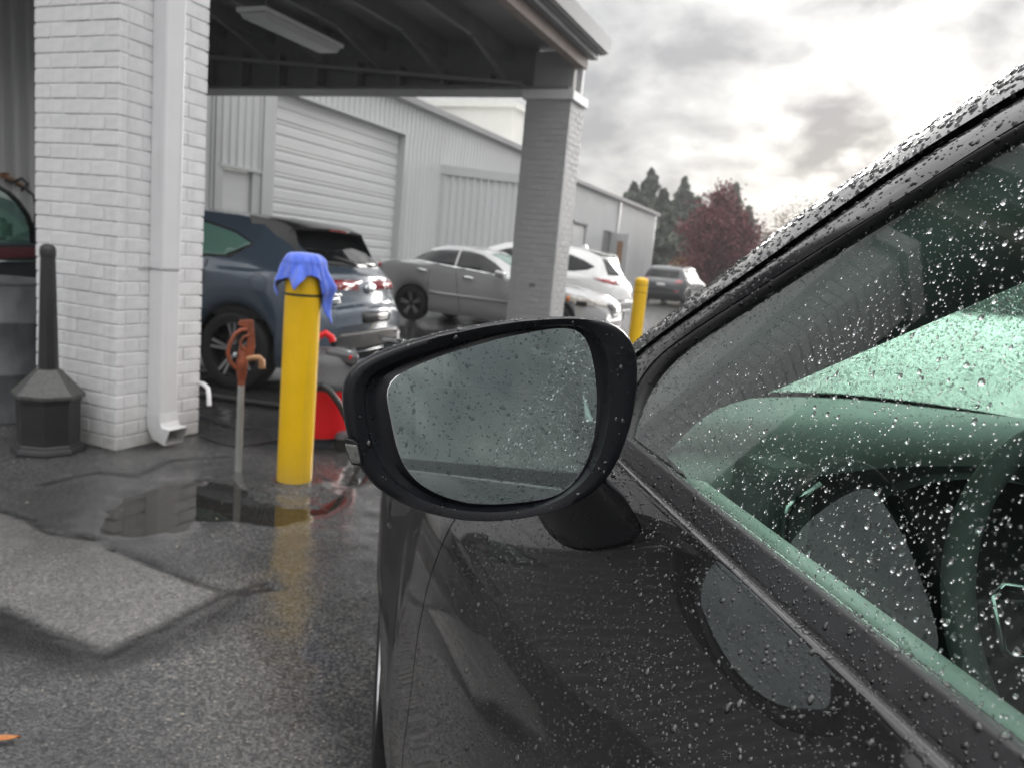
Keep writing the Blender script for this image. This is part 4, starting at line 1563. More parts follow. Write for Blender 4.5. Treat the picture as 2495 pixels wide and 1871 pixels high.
M['barrel'] = mat('weathered_grey_barrel', (0.085, 0.09, 0.095), 0.5, base2=(0.16, 0.165, 0.17), vscale=9, rvar=0.12, bump=0.15, bscale=60, stretch=(1, 1, 0.5))
M['red'] = mat('red_vacuum_plastic', (0.78, 0.010, 0.016), 0.35, var=0.06, vscale=6, rvar=0.06)
M['grey_poly'] = mat('grey_vacuum_plastic', (0.085, 0.085, 0.09), 0.42, var=0.1, vscale=20, rvar=0.08)
M['hose'] = mat('black_ribbed_hose', (0.03, 0.03, 0.03), 0.4, var=0.1, vscale=20)
M['leaf'] = mat('orange_fallen_leaf', (0.40, 0.11, 0.02), 0.5, base2=(0.48, 0.22, 0.06), vscale=60)


soiled(M['yellow'], 0.35)


def bollard(x, y, label, band_m, bands):
    t = empty('bollard', (x, y, 0), 0, label, 'bollard', 'yellow bollards guarding the canopy pillars')
    MB().lathe([(0.083, -0.02), (0.083, 0.035)], 32).build('steel_foot', M['galv'], t, smooth=40)
    dome = [(0.0885 * math.cos(a), 1.135 + 0.048 * math.sin(a)) for a in np.linspace(0, R_(82), 9)]
    MB().lathe([(0.0885, 0.028)] + [(0.0885, z) for z in (0.3, 0.7, 1.0)] + dome, 48).build('sleeve', M['yellow'], t, smooth=40)
    for z in bands:
        MB().lathe([(0.0885, z - 0.006), (0.0897, z - 0.0055), (0.0897, z + 0.0055), (0.0885, z + 0.006)], 48, cap=(False, False)).build('band', band_m, t, smooth=40)
    return t


bollard(-2.461, 3.117, 'yellow bollard with a thin black band and a blue towel over its top', M['tape'], (0.985,))
bollard(-2.46, 10.1, 'yellow bollard with amber bands, farther off beside the white SUV', M['tape_amber'], (1.085, 0.985))

# ---- towel: a square of cloth laid over the round top, corners hanging
BX, BY = -2.461, 3.117
TO_CAM = math.atan2(-BY, -BX)


def towel():
    half, R0 = 0.205, 0.0915
    nt_, ns = 144, 40
    v, f = [], []
    off = np.array([0.034 * math.cos(TO_CAM + 1.15), 0.034 * math.sin(TO_CAM + 1.15)])
    rot = TO_CAM + R_(-8)
    top = 1.186
    for i in range(nt_):
        th = 2 * math.pi * i / nt_
        # distance from the post axis to the cloth's edge in this direction
        d = np.array([math.cos(th), math.sin(th)])
        best = 9
        for k in range(4):
            nrm = np.array([math.cos(rot + math.pi / 4 + k * math.pi / 2), math.sin(rot + math.pi / 4 + k * math.pi / 2)])
            dn = d @ nrm
            if dn > 1e-3:
                best = min(best, (half - off @ nrm) / dn)
        smax = best * (1 + 0.78 * max(0.0, math.cos(th - TO_CAM - 1.45)) ** 3 - 0.05 * max(0.0, math.cos(th - TO_CAM)))
        a = (th - rot)
        corner = max(0.0, math.cos(2 * a)) ** 2 if False else abs(math.cos(2 * a))
        fold = math.cos(4 * a) * 0.5 + 0.35 * math.cos(7 * a + 1.0) + 0.2 * math.cos(11 * a + 0.4)
        for j in range(ns):
            s = smax * j / (ns - 1)
            arc0, bend = 0.055, 0.058
            if s < arc0:
                r, z = s, top - 0.004 * (s / arc0) ** 2
            elif s < arc0 + bend * 1.45:
                t = (s - arc0) / bend
                r = arc0 + bend * math.sin(min(t, 1.25)) * 0.78
                z = top - 0.004 - bend * (1 - math.cos(t)) * 1.0
            else:
                t = 1.45
                s1 = s - arc0 - bend * 1.45
                r = arc0 + bend * math.sin(1.25) * 0.78
                z = top - 0.004 - bend * (1 - math.cos(t)) - s1 * 0.93
                flare = 0.30 - 0.28 * sstep(0.08, 0.20, s1)
                r += s1 * flare + 0.055 * fold * sstep(0.0, 0.12, s1) * 0.60
            amp = sstep(0.03, 0.16, s)
            r += (0.0045 * math.sin(9 * th + s * 20) + 0.0035 * math.sin(17 * th - s * 34 + 1.3) + 0.002 * math.sin(31 * th + s * 60)) * amp
            z += 0.004 * math.sin(5 * th + 40 * s) * amp
            r = max(r, 0.0925 if z < top - 0.05 else r)
            v.append((r * math.cos(th), r * math.sin(th), z))
    for i in range(nt_):
        k = (i + 1) % nt_
        for j in range(ns - 1):
            f.append((i * ns + j, k * ns + j, k * ns + j + 1, i * ns + j + 1))
    return MB().add(v, f)


tw = towel().build('towel', M['cloth'], None, smooth=0)
tw.location = (BX, BY, 0.002)
md = tw.modifiers.new('thickness', 'SOLIDIFY')
md.thickness = 0.005
md.offset = 1
tag(tw, 'blue microfibre towel draped over the nearer yellow bollard', 'towel')

# ---- yard hydrant: galvanised pipe with a rusty red head
SPX, SPY = -2.833, 3.116
yh = empty('yard_hydrant', (SPX, SPY, 0), math.atan2(-SPY, -SPX) + math.pi / 2, 'rusty red yard hydrant head on a galvanised pipe beside the yellow bollard', 'hydrant')
# local x points to the camera's right, -y towards the camera
MB().lathe([(0.0185, -0.03), (0.0175, 0.49)], 20).build('pipe', M['galv'], yh, smooth=40)
MB().lathe([(0.0185, 0.47), (0.0185, 0.50), (0.023, 0.505), (0.024, 0.525), (0.026, 0.53), (0.0275, 0.56), (0.030, 0.565), (0.030, 0.60), (0.024, 0.625), (0.02, 0.66), (0.012, 0.68)], 18).build('body', M['rusty'], yh, smooth=40)
MB().tube([(0.01, 0, 0.605), (0.05, -0.004, 0.618), (0.085, -0.008, 0.62), (0.098, -0.01, 0.605), (0.10, -0.01, 0.565)], [0.017, 0.016, 0.0165, 0.0175, 0.0185], 14).build('spout', M['brass'], yh, smooth=50)
hd_ = MB()
hd_.prism([(0.012, -0.008, 0.59), (0.058, -0.008, 0.62), (0.062, -0.008, 0.70), (0.050, -0.008, 0.805), (0.048, -0.008, 0.818), (-0.022, -0.008, 0.812), (-0.026, -0.008, 0.785), (0.015, -0.008, 0.772), (0.022, -0.008, 0.74), (0.018, -0.008, 0.66)], (0, 0.018, 0))
hd_.build('lever', M['rusty'], yh, bevel=0.004)
MB().tube([(0.020, -0.006, 0.765), (-0.012, -0.012, 0.762), (-0.040, -0.016, 0.735), (-0.062, -0.018, 0.690), (-0.072, -0.018, 0.640), (-0.060, -0.014, 0.595), (-0.035, -0.01, 0.565), (-0.01, -0.004, 0.555)], [0.010, 0.011, 0.0115, 0.011, 0.0105, 0.0115, 0.012, 0.012], 12).build('handle', M['rusty'], yh, smooth=50)
MB().tube([(0.03, -0.012, 0.735), (0.005, -0.016, 0.728), (-0.012, -0.018, 0.70), (-0.006, -0.018, 0.668), (0.014, -0.016, 0.66)], 0.008, 10).build('link_bar', M['rusty'], yh, smooth=50)
MB().lathe([(0, -0.03), (0.013, -0.028), (0.013, 0.014)], 12, (-0.034, 0, 0.632), 'y').build('bolt', M['chrome'], yh, smooth=40)

# ---- smokers' post
am = np.array([-3.83, 2.761])
ash = empty('ash_receptacle', (am[0], am[1], 0), math.atan2(-am[1], -am[0]), 'black smokers post with an eight sided base, in front of the white pillar', 'ash bin')
A8 = R_(22.5) + R_(14)


def octa(prof, name, m, bevel=0.003, par=ash):
    return MB().lathe(prof, 8, ang=A8).build(name, m, par, bevel=bevel)


octa([(0.178, 0.0), (0.182, 0.012), (0.176, 0.03), (0.164, 0.035), (0.160, 0.048), (0.152, 0.055)], 'base_flange', M['black_poly'])
octa([(0.151, 0.05), (0.153, 0.275), (0.160, 0.285), (0.160, 0.30)], 'canister', M['black_poly'])
octa([(0.17, 0.300), (0.176, 0.306), (0.176, 0.325), (0.170, 0.330), (0.164, 0.336), (0.062, 0.448), (0.05, 0.452)], 'hood', M['hood_grey'])
octa([(0.050, 0.445), (0.036, 1.045), (0.034, 1.05)], 'stem', M['black_poly'])
MB().lathe([(0.034, 1.045), (0.0385, 1.05), (0.0385, 1.075), (0.034, 1.095), (0.02, 1.106), (0.0, 1.108)], 20).build('cap', M['black_poly'], ash, smooth=40)

# ---- barrel by the left edge
bq = np.array([-4.473, 2.918])
bq = bq + bq / np.linalg.norm(bq) * 0.30
br = empty('barrel', (bq[0], bq[1], 0), 0, 'grey weathered barrel behind the black smokers post, at the left edge', 'barrel')
MB().lathe([(0.285, 0.0), (0.292, 0.01), (0.29, 0.28), (0.300, 0.295), (0.300, 0.31), (0.29, 0.325), (0.29, 0.59), (0.300, 0.605), (0.300, 0.62), (0.29, 0.635), (0.288, 0.83), (0.296, 0.838), (0.296, 0.852), (0.284, 0.852), (0.282, 0.80)], 56, cap=(True, True)).build('drum', M['barrel'], br, smooth=35)

# ---- shop vacuum
vq = np.array([-2.87, 3.87])
va = empty('shop_vacuum', (vq[0], vq[1], 0), math.atan2(-vq[1], -vq[0]) + math.pi / 2, 'red and grey shop vacuum on castors behind the yellow bollard', 'vacuum')
MB().lathe([(0.165, 0.075), (0.178, 0.08), (0.20, 0.20), (0.212, 0.36), (0.218, 0.375), (0.218, 0.385)], 40).build('tank', M['red'], va, smooth=40)
MB().lathe([(0.222, 0.38), (0.226, 0.388), (0.226, 0.425), (0.215, 0.44), (0.20, 0.52), (0.175, 0.575), (0.12, 0.605), (0.0, 0.612)], 40).build('motor_lid', M['grey_poly'], va, smooth=40)
MB().obox((0.10, -0.10, 0.575), (0.10, 0, -0.015), (0, 0.05, 0), (0.006, 0, 0.035)).build('handle_housing', M['grey_poly'], va, bevel=0.02, seg=3)
for x, y, z in ((0.165, -0.135, 0.575), (0.195, -0.10, 0.53)):
    MB().obox((x, y, z), (0.022, 0.01, -0.008), (-0.004, 0.010, 0), (0.004, 0, 0.012)).build('latch', M['red'], va, bevel=0.004)
MB().tube([(-0.07, -0.02, 0.60), (-0.05, -0.02, 0.675), (0.0, -0.02, 0.705), (0.035, -0.02, 0.68), (0.045, -0.02, 0.655)], 0.021, 12).build('carry_handle', M['red'], va, smooth=40)
for k, (x, y) in enumerate(((0.145, -0.145), (-0.155, -0.14), (0.14, 0.15), (-0.14, 0.15))):
    c = MB().lathe([(0.0, -0.022), (0.045, -0.022), (0.052, -0.012), (0.052, 0.012), (0.045, 0.022)], 20, (x, y, 0.052), 'y').build('castor', M['hose'], va, smooth=40)
    MB().lathe([(0.055, 0.075), (0.06, 0.085), (0.05, 0.115), (0.02, 0.125)], 18, (x * 0.97, y * 0.97, 0)).build('castor_boot', M['grey_poly'], c, smooth=40)
hz = [(-0.02, -0.215, 0.40), (-0.01, -0.27, 0.43), (0.03, -0.29, 0.41), (0.10, -0.285, 0.32), (0.17, -0.27, 0.19), (0.22, -0.25, 0.07), (0.29, -0.19, 0.027), (0.42, 0.05, 0.024), (0.40, 0.4, 0.024), (0.1, 0.62, 0.024)]
hz = smooth_path(resample([np.array(p) for p in hz], 150), 6)
MB().tube(list(hz), [0.0205 if k % 2 else 0.0175 for k in range(len(hz))], 12).build('hose', M['hose'], va, smooth=60)

# ---- lines on the ground, pipe stub, leaf, wall tap
p_ = [G(u, v) for u, v in ((488, 1063), (520, 1078), (560, 1088), (610, 1086), (660, 1078), (720, 1070), (800, 1062))]
cpath = smooth_path(resample([np.array([q[0], q[1], 0.009]) for q in p_], 60), 4)
tag(MB().tube(list(cpath), 0.006, 8).build('power_cord', M['hose'], None, smooth=0), 'thin black cord lying on wet asphalt by the pillar foot', 'cord')
p_ = [G(u, v, 0.03) for u, v in ((700, 905), (640, 925), (600, 935), (560, 945), (500, 950))]
p_ = [np.array([-2.95, 4.35, 0.03]), np.array([-3.2, 4.45, 0.028]), np.array([-3.55, 4.52, 0.028]), np.array([-4.0, 4.42, 0.028]), np.array([-4.5, 4.35, 0.028]), np.array([-5.2, 4.3, 0.028])]
cpath = smooth_path(resample(p_, 120), 4)
tag(MB().tube(list(cpath), [0.026 if k % 2 else 0.023 for k in range(120)], 12).build('floor_hose', M['hose'], None, smooth=60), 'black ribbed hose on the floor beside the hatchback wheel', 'hose')
tag(MB().tube([(-3.60, 3.57, 0.315), (-3.55, 3.572, 0.318), (-3.50, 3.56, 0.30), (-3.475, 3.545, 0.26), (-3.455, 3.53, 0.20)], 0.014, 12).build('pipe_stub', M['white_paint'], None, smooth=50), 'short bent white pipe sticking out low behind the white pillar', 'pipe')
lf = MB()
a0, b0_ = np.array([-1.70, 1.062, 0.011]), np.array([-1.655, 1.118, 0.013])
dv = (b0_ - a0)
sd_ = np.array([-dv[1], dv[0], 0]) * 0.16
lf.loft([[a0 + dv * t + sd_ * s * (math.sin(math.pi * min(t * 1.02, 1)) ** 0.8) + np.array([0, 0, 0.005 * s * s + 0.003 * math.sin(5 * t)]) for s in (-1, -0.5, 0, 0.5, 1)] for t in np.linspace(0, 1, 10)], close=False)
tag(lf.build('fallen_leaf', M['leaf'], None, smooth=0), 'single orange fallen leaf on the wet asphalt, bottom left corner', 'leaf')
lit = MB()
for k in range(90):
    x, y = rnd.uniform(-4.6, -0.9), rnd.uniform(1.0, 3.6)
    a = rnd.uniform(0, 6.28)
    s = rnd.uniform(0.003, 0.008)
    c_, s__ = math.cos(a) * s, math.sin(a) * s
    z = 0.006
    lit.add([(x - c_, y - s__, z), (x + s__ * 0.4, y - c_ * 0.4, z + 0.003), (x + c_, y + s__, z + 0.002), (x - s__ * 0.4, y + c_ * 0.4, z + 0.003)], [(0, 1, 2, 3)])
M['debris'] = mat('pale_leaf_bits', (0.42, 0.36, 0.27), 0.6, var=0.4, vscale=30)
tag(lit.build('leaf_litter', M['debris']), kind='stuff')
ht = empty('wall_tap', (-10.46, 7.0, 1.62), 0, 'brass wall tap with a looped black hose on the far metal wall, at the left', 'tap')
MB().tube([(0, -0.14, 0.1), (0.06, -0.1, 0.1), (0.07, 0.0, 0.06), (0.06, 0.1, 0.02), (0.05, 0.16, 0.0)], 0.028, 10).build('valve_body', M['brass'], ht, smooth=40)
MB().lathe([(0, 0.0), (0.05, 0.0), (0.05, 0.025), (0, 0.03)], 14, (0.07, -0.1, 0.12)).build('valve_wheel', M['rusty'], ht, smooth=40)
MB().tube([(0.05, 0.05, 0.02), (0.10, 0.14, -0.02), (0.09, 0.27, -0.10), (0.06, 0.33, -0.25), (0.05, 0.32, -0.45), (0.06, 0.2, -0.9), (0.06, 0.1, -1.5)], 0.02, 10).build('hose', M['hose'], ht, smooth=40)
MB().tube([(0.05, -0.1, 0.06), (0.10, -0.02, 0.03), (0.10, 0.10, 0.10), (0.08, 0.2, 0.04), (0.06, 0.12, -0.06)], 0.022, 10).build('hose_coupling', M['hose'], ht, smooth=40)
# ================================================================== PARKED CARS
M['cg_dark'] = glass_mat('dark_car_glass', (0.10, 0.115, 0.11), 1.5)
M['glass_black'] = mat('dark_privacy_glass', (0.008, 0.009, 0.010), 0.03, spec=0.28)
M['glass_green'] = mat('green_tinted_glass', (0.10, 0.20, 0.165), 0.04, spec=0.6)
M['tail_red'] = mat('red_tail_lamp', (0.30, 0.006, 0.010), 0.10, coat=1.0, var=0.3, vscale=40)
M['tail_core'] = mat('bright_tail_lamp_core', (0.60, 0.10, 0.10), 0.15, coat=1.0)
M['head_lamp'] = mat('clear_head_lamp', (0.50, 0.47, 0.42), 0.12, coat=1.0, var=0.35, vscale=14)
M['amber'] = mat('amber_lamp', (0.70, 0.20, 0.03), 0.2, coat=1.0)
M['plate'] = mat('number_plate', (0.62, 0.62, 0.60), 0.4, var=0.06, vscale=20)
M['well'] = mat('dark_wheel_well', (0.012, 0.012, 0.012), 0.8)
M['body_blue'] = mat('blue_grey_car_paint', (0.056, 0.080, 0.112), 0.25, metal=0.25, coat=1.0, var=0.05, vscale=400)
M['body_silver'] = mat('silver_car_paint', (0.40, 0.40, 0.405), 0.28, metal=0.2, coat=1.0, var=0.03, vscale=300)
M['body_white'] = mat('white_car_paint', (0.80, 0.80, 0.79), 0.30, coat=1.0, var=0.02, vscale=10)
M['body_dark'] = mat('near_black_car_paint', (0.022, 0.024, 0.030), 0.28, coat=1.0, var=0.1, vscale=200)


class Car:
    """body lofted along x (rear axle at 0, nose forward), glass, lamps and trim laid on by ray casts"""

    def __init__(self, name, label, paint, T, loc, heading, wb, wr, rim_m, group=None, crown=0.035):
        self.T, self.wb, self.wr = T, wb, wr
        self.t = empty(name, loc, heading, label, 'car', group or 'cars parked around the wash bay')
        xs0, xs1 = T['zt'][0][0], T['zt'][-1][0]
        xs = set(np.round(np.linspace(xs0, xs1, 120), 4))
        for k in ('zt', 'bw', 'zs'):
            xs |= {p[0] for p in T[k]}
        for c in (0, wb):
            xs |= set(np.round(c + (wr + 0.055) * np.cos(np.linspace(0, math.pi, 21)), 4))
        for e_, s in ((xs0, 1), (xs1, -1)):
            xs |= {round(e_ + s * d, 4) for d in (0.004, 0.01, 0.02, 0.04)}
        xs = sorted(x for x in xs if xs0 <= x <= xs1)
        f = lambda k, x: float(np.interp(x, [p[0] for p in T[k]], [p[1] for p in T[k]]))
        rings = []
        prof_s = [0, .06, .16, .3, .45, .6, .72, .84, .93, 1.0]
        prof_y = T.get('prof', [.945, .975, .992, .998, 1, 1, .994, .985, .972, .95])
        tt = [.03, .12, .3, .5, .7, .86, .95, 1.0]
        for x in xs:
            zb, zs, zt, bw, tw_ = f('zb', x), f('zs', x), f('zt', x), f('bw', x), f('tw', x)
            for c in (0, wb):
                d = (wr + 0.055) ** 2 - (x - c) ** 2
                if d > 0:
                    zb = max(zb, wr + math.sqrt(d) - 0.01)
            zs = min(max(zs, zb + 0.03), max(zt - 0.012, zb + 0.03))
            ze = max(zt - crown, zs + 0.004)
            r = [(0.0 + bw * py, zb + (zs - zb) * s) for s, py in zip(prof_s, prof_y)]
            y0 = bw * prof_y[-1]
            for t in tt:
                e = t ** 1.15
                r.append((y0 * (1 - e) + tw_ * e, zs + (ze - zs) * t))
            cr = max(zt - ze, 0.0)
            for c in (.88, .66, .36):
                r.append((tw_ * c, ze + cr * (1 - c * c)))
            bow = lambda y: x + 0.20 * y * y * float(sstep(-0.40, -0.72, x)) - 0.22 * y * y * float(sstep(wb + 0.42, wb + 0.72, x))
            left = [(bow(y), y, z) for y, z in r]
            right = [(bow(y), -y, z) for y, z in reversed(r)]
            rings.append(left + [(x, 0, ze + cr)] + right)
        mb = MB().loft(rings, close=False)
        n_ = len(rings[0])
        for ring, base in ((rings[0], 0), (rings[-1], (len(rings) - 1) * n_)):
            h = n_ // 2
            for j in range(h):
                a, b, c, d = base + j, base + j + 1, base + n_ - 2 - j, base + n_ - 1 - j
                mb.f.append((a, b, c, d) if b != c else (a, b, d))
        self.body = mb.build('body', paint, self.t, smooth=38)
        me = self.body.data
        self.bvh = BVHTree.FromPolygons([v.co[:] for v in me.vertices], [p.vertices[:] for p in me.polygons])
        # dark inside and wheel wells so nothing shows through the arches
        ib = MB().box((xs0 + 0.25, -f('bw', 0) + 0.24, 0.22), (xs1 - 0.3, f('bw', 0) - 0.24, 0.62))
        ib.box((xs0 + 0.35, -f('bw', 0) + 0.05, 0.60), (xs1 - 0.35, f('bw', 0) - 0.05, 0.68))
        u = ib.build('underbody', M['well'], self.t)
        u['kind'] = 'stuff'
        w0 = None
        for c in (0, wb):
            for s in (-1, 1):
                if w0 is None:
                    w0 = self.wheel(rim_m)
                    w = w0
                else:
                    w = copy_tree(w0, self.t)
                w.parent = self.t
                w.location = (c, s * (f('bw', c) - 0.105), wr)
                w.rotation_euler = (0, 0, 0 if s > 0 else math.pi)

    def wheel(self, rim_m):
        r = self.wr
        w = empty('wheel')
        MB().lathe([(r * .70, 0.085), (r * .86, 0.098), (r * .95, 0.09), (r, 0.06), (r, -0.08), (r * .9, -0.1), (r * .7, -0.1)], 40, axis='y', cap=(False, False)).build('tyre', M['tyre'], w, smooth=35)
        m = MB()
        m.lathe([(r * .715, 0.083), (r * .685, 0.088), (r * .665, 0.075), (r * .65, -0.02)], 36, axis='y', cap=(False, True))
        m.build('rim', M['alloy_black'], w, smooth=35)
        for k in range(10):
            a = 2 * math.pi * (k // 2) / 5 + (0.13 if k % 2 else -0.13) + 0.2
            MB().bar((r * .12 * math.cos(a), 0.055, r * .12 * math.sin(a)), (r * .67 * math.cos(a), 0.072, r * .67 * math.sin(a)), 0.022, 0.02, up=(0, 1, 0)).build('spoke', rim_m, w)
        MB().lathe([(0.0, 0.07), (r * .17, 0.066), (r * .19, 0.03)], 20, axis='y').build('hub_cap', M['alloy_black'], w, smooth=40)
        return w

    def lay(self, name, m, poly, side, eps=0.006, thick=0.006, parent=None, grid=0.05, smooth=0, frame=None):
        """lay a flat outline on the body: side '+y','-y' (x,z), 'rear','front' (y,z), 'top' (x,y)"""
        bm = bmesh.new()
        vs = [bm.verts.new((p[0], p[1], 0)) for p in poly]
        bm.faces.new(vs)
        lo = np.min(np.array(poly), 0)
        hi = np.max(np.array(poly), 0)
        for ax in (0, 1):
            k = int((hi[ax] - lo[ax]) / grid)
            for i in range(1, k + 1):
                co = [0, 0, 0]
                co[ax] = lo[ax] + (hi[ax] - lo[ax]) * i / (k + 1)
                no = [0, 0, 0]
                no[ax] = 1
                bmesh.ops.bisect_plane(bm, geom=bm.verts[:] + bm.edges[:] + bm.faces[:], plane_co=co, plane_no=no)
        out, fs = [], []
        bm.verts.index_update()
        okv = {}
        for v in bm.verts:
            a, b = v.co[0], v.co[1]
            if side == '+y':
                o, d = Vector((a, 3, b)), Vector((0, -1, 0))
            elif side == '-y':
                o, d = Vector((a, -3, b)), Vector((0, 1, 0))
            elif side == 'rear':
                o, d = Vector((-4, a, b)), Vector((1, 0, 0))
            elif side == 'front':
                o, d = Vector((9, a, b)), Vector((-1, 0, 0))
            else:
                o, d = Vector((a, b, 4)), Vector((0, 0, -1))
            h = self.bvh.ray_cast(o, d)
            if h[0] is None:
                okv[v.index] = None
                continue
            nn = h[1] if h[1].dot(d) < 0 else -h[1]
            okv[v.index] = len(out)
            out.append(tuple(h[0] + nn * eps))
        for f_ in bm.faces:
            ix = [okv[v.index] for v in f_.verts]
            if None not in ix:
                fs.append(tuple(ix))
        bm.free()
        o = MB().add(out, fs).build(name, m, parent or self.t, smooth=smooth)
        if thick:
            s = o.modifiers.new('thickness', 'SOLIDIFY')
            s.thickness = thick + eps
            s.offset = -1
        return o

    def both(self, name, m, poly, **kw):
        return [self.lay(name, m, poly, s, **kw) for s in ('+y', '-y')]


def ell(cx, cy, rx, ry, n=20, a0=0):
    return [(cx + rx * math.cos(2 * math.pi * k / n + a0), cy + ry * math.sin(2 * math.pi * k / n + a0)) for k in range(n)]


def grow(poly, d):
    c = np.mean(np.array(poly), 0)
    return [tuple(c + (np.array(p) - c) * (1 + d / max(np.linalg.norm(np.array(p) - c), 1e-6))) for p in poly]


# ---- blue-grey hatchback in the wash bay, tail towards the lot
T = dict(
    zt=[(-0.84, 0.60), (-0.825, 0.72), (-0.80, 0.745), (-0.755, 0.76), (-0.735, 0.80), (-0.725, 0.90), (-0.69, 0.985), (-0.655, 1.02), (-0.60, 1.055), (-0.44, 1.180), (-0.24, 1.325), (-0.06, 1.415), (0.2, 1.445), (0.7, 1.46), (1.2, 1.47), (1.6, 1.45), (1.9, 1.38), (2.2, 1.22), (2.6, 1.03), (2.75, 0.98), (3.2, 0.92), (3.5, 0.82), (3.60, 0.70), (3.62, 0.55)],
    zb=[(-0.84, 0.34), (-0.6, 0.24), (0, 0.2), (3.0, 0.2), (3.62, 0.25)],
    zs=[(-0.84, 0.58), (-0.75, 0.74), (-0.72, 0.86), (-0.6, 0.96), (-0.3, 0.99), (0.3, 0.985), (1.2, 0.955), (2.4, 0.925), (3.2, 0.84), (3.62, 0.54)],
    bw=[(-0.84, 0.62), (-0.82, 0.72), (-0.76, 0.80), (-0.62, 0.855), (-0.3, 0.893), (0, 0.90), (1.4, 0.893), (2.7, 0.895), (3.2, 0.84), (3.5, 0.66), (3.62, 0.5)],
    tw=[(-0.84, 0.55), (-0.75, 0.66), (-0.6, 0.64), (-0.24, 0.585), (0.2, 0.57), (1.2, 0.58), (2.0, 0.60), (2.7, 0.70), (3.3, 0.66), (3.62, 0.4)])
hb = Car('hatchback', 'blue grey hatchback with a black roof spoiler, tail out under the canopy', M['body_blue'], T, (-4.545, 5.645, 0), math.pi + R_(7), 2.725, 0.322, M['alloy'])
hb.both('side_window', M['glass_green'], [(-0.03, 1.185), (0.02, 1.155), (0.16, 1.075), (0.55, 1.055), (1.05, 1.04), (1.05, 1.33), (0.75, 1.335), (0.45, 1.315), (0.15, 1.255)])
hb.both('window_trim', M['black_gloss'], [(1.06, 1.02), (0.10, 1.062), (-0.06, 1.185), (0.15, 1.275), (0.45, 1.337), (0.75, 1.357), (1.06, 1.352), (1.06, 1.338), (0.75, 1.342), (0.45, 1.322), (0.15, 1.262), (-0.03, 1.190), (0.15, 1.073), (1.06, 1.038)], eps=0.004)
hb.both('front_side_window', M['glass_green'], [(1.12, 1.04), (1.95, 1.0), (2.15, 1.02), (1.85, 1.26), (1.6, 1.33), (1.12, 1.34)])
hb.lay('rear_window', M['glass_black'], [(-0.56, 1.06), (0.56, 1.06), (0.53, 1.31), (-0.53, 1.31)], 'rear')
hb.lay('windscreen', M['glass_black'], [(1.7, -0.55), (2.6, -0.62), (2.6, 0.62), (1.7, 0.55)], 'top')
sp = MB()
ys = np.linspace(-0.60, 0.60, 15)
sp.loft([[(0.10 - 0.03 * abs(y) ** 2, y, 1.440 - 0.03 * y * y), (-0.20, y, 1.415 - 0.05 * y * y), (-0.405 + 0.22 * y * y, y, 1.370 - 0.06 * y * y), (-0.40 + 0.22 * y * y, y, 1.350 - 0.06 * y * y), (-0.25, y, 1.31 - 0.05 * y * y)] for y in ys], close=False)
sp.build('spoiler', M['black_gloss'], hb.t, smooth=35)
for s in (-1, 1):
    MB().loft([[(0.10, s * 0.585, 1.42), (-0.22, s * 0.58, 1.385), (-0.33, s * 0.585, 1.335)], [(0.05, s * 0.615, 1.335), (-0.20, s * 0.63, 1.26), (-0.44, s * 0.64, 1.12)]], close=False).build('spoiler_fin', M['black_gloss'], hb.t, smooth=35)
MB().prism([(-0.392, -0.16, 1.363), (-0.392, 0.16, 1.363), (-0.392, 0.15, 1.351), (-0.392, -0.15, 1.351)], (-0.012, 0, 0)).build('brake_lamp', M['tail_red'], hb.t)
for s in (-1, 1):
    tl = hb.lay('tail_lamp', M['tail_red'], [(s * 0.40, 0.905), (s * 0.52, 0.945), (s * 0.70, 0.955), (s * 0.70, 0.865), (s * 0.55, 0.862)], 'rear', eps=0.012)
    hb.lay('lamp_ring', M['tail_core'], ell(s * 0.625, 0.908, 0.036, 0.034), 'rear', eps=0.018, parent=tl)
    hb.lay('tail_lamp', M['tail_red'], [(-0.70, 0.95), (-0.52, 0.955), (-0.56, 0.89), (-0.72, 0.87)], '+y' if s > 0 else '-y', eps=0.010)
eb = hb.lay('badge', M['chrome'], ell(0, 0.885, 0.062, 0.048), 'rear', eps=0.014)
hb.lay('badge_field', M['body_blue'], ell(0, 0.889, 0.048, 0.035), 'rear', eps=0.016, parent=eb)
hb.lay('badge_wings', M['chrome'], [(-0.052, 0.902), (-0.02, 0.896), (0, 0.876), (0.02, 0.896), (0.052, 0.902), (0.03, 0.886), (0, 0.862), (-0.03, 0.886)], 'rear', eps=0.019, parent=eb)
for k in range(6):
    hb.lay('badge_letter', M['chrome'], [(0.60 - k * 0.030, 0.825), (0.60 - k * 0.030 - 0.018, 0.825), (0.60 - k * 0.030 - 0.018, 0.842), (0.60 - k * 0.030, 0.842)], 'rear', eps=0.012)
hb.lay('badge_letter', M['chrome'], [(0.56, 0.805), (0.48, 0.805), (0.48, 0.797), (0.545, 0.797), (0.545, 0.79), (0.48, 0.79), (0.48, 0.762), (0.56, 0.762), (0.56, 0.77), (0.495, 0.77), (0.495, 0.782), (0.56, 0.782)], 'rear', eps=0.012)
hb.lay('wiper', M['rubber'], [(-0.02, 1.065), (0.02, 1.065), (0.26, 1.115), (0.26, 1.128), (0.0, 1.09)], 'rear', eps=0.025)
hb.lay('bumper_diffuser', M['black_gloss'], [(-0.60, 0.36), (0.60, 0.36), (0.66, 0.47), (0.52, 0.53), (-0.52, 0.53), (-0.66, 0.47)], 'rear', eps=0.012)
hb.lay('plate_recess', M['black_gloss'], [(-0.26, 0.60), (0.26, 0.60), (0.26, 0.70), (-0.26, 0.70)], 'rear', eps=0.004)
for s in (-1, 1):
    MB().lathe([(0.042, -0.88), (0.048, -0.88), (0.048, -0.78), (0.04, -0.78)], 20, (0, s * 0.50, 0.37), 'x', cap=(False, True)).build('exhaust_tip', M['chrome'], hb.t, smooth=40)
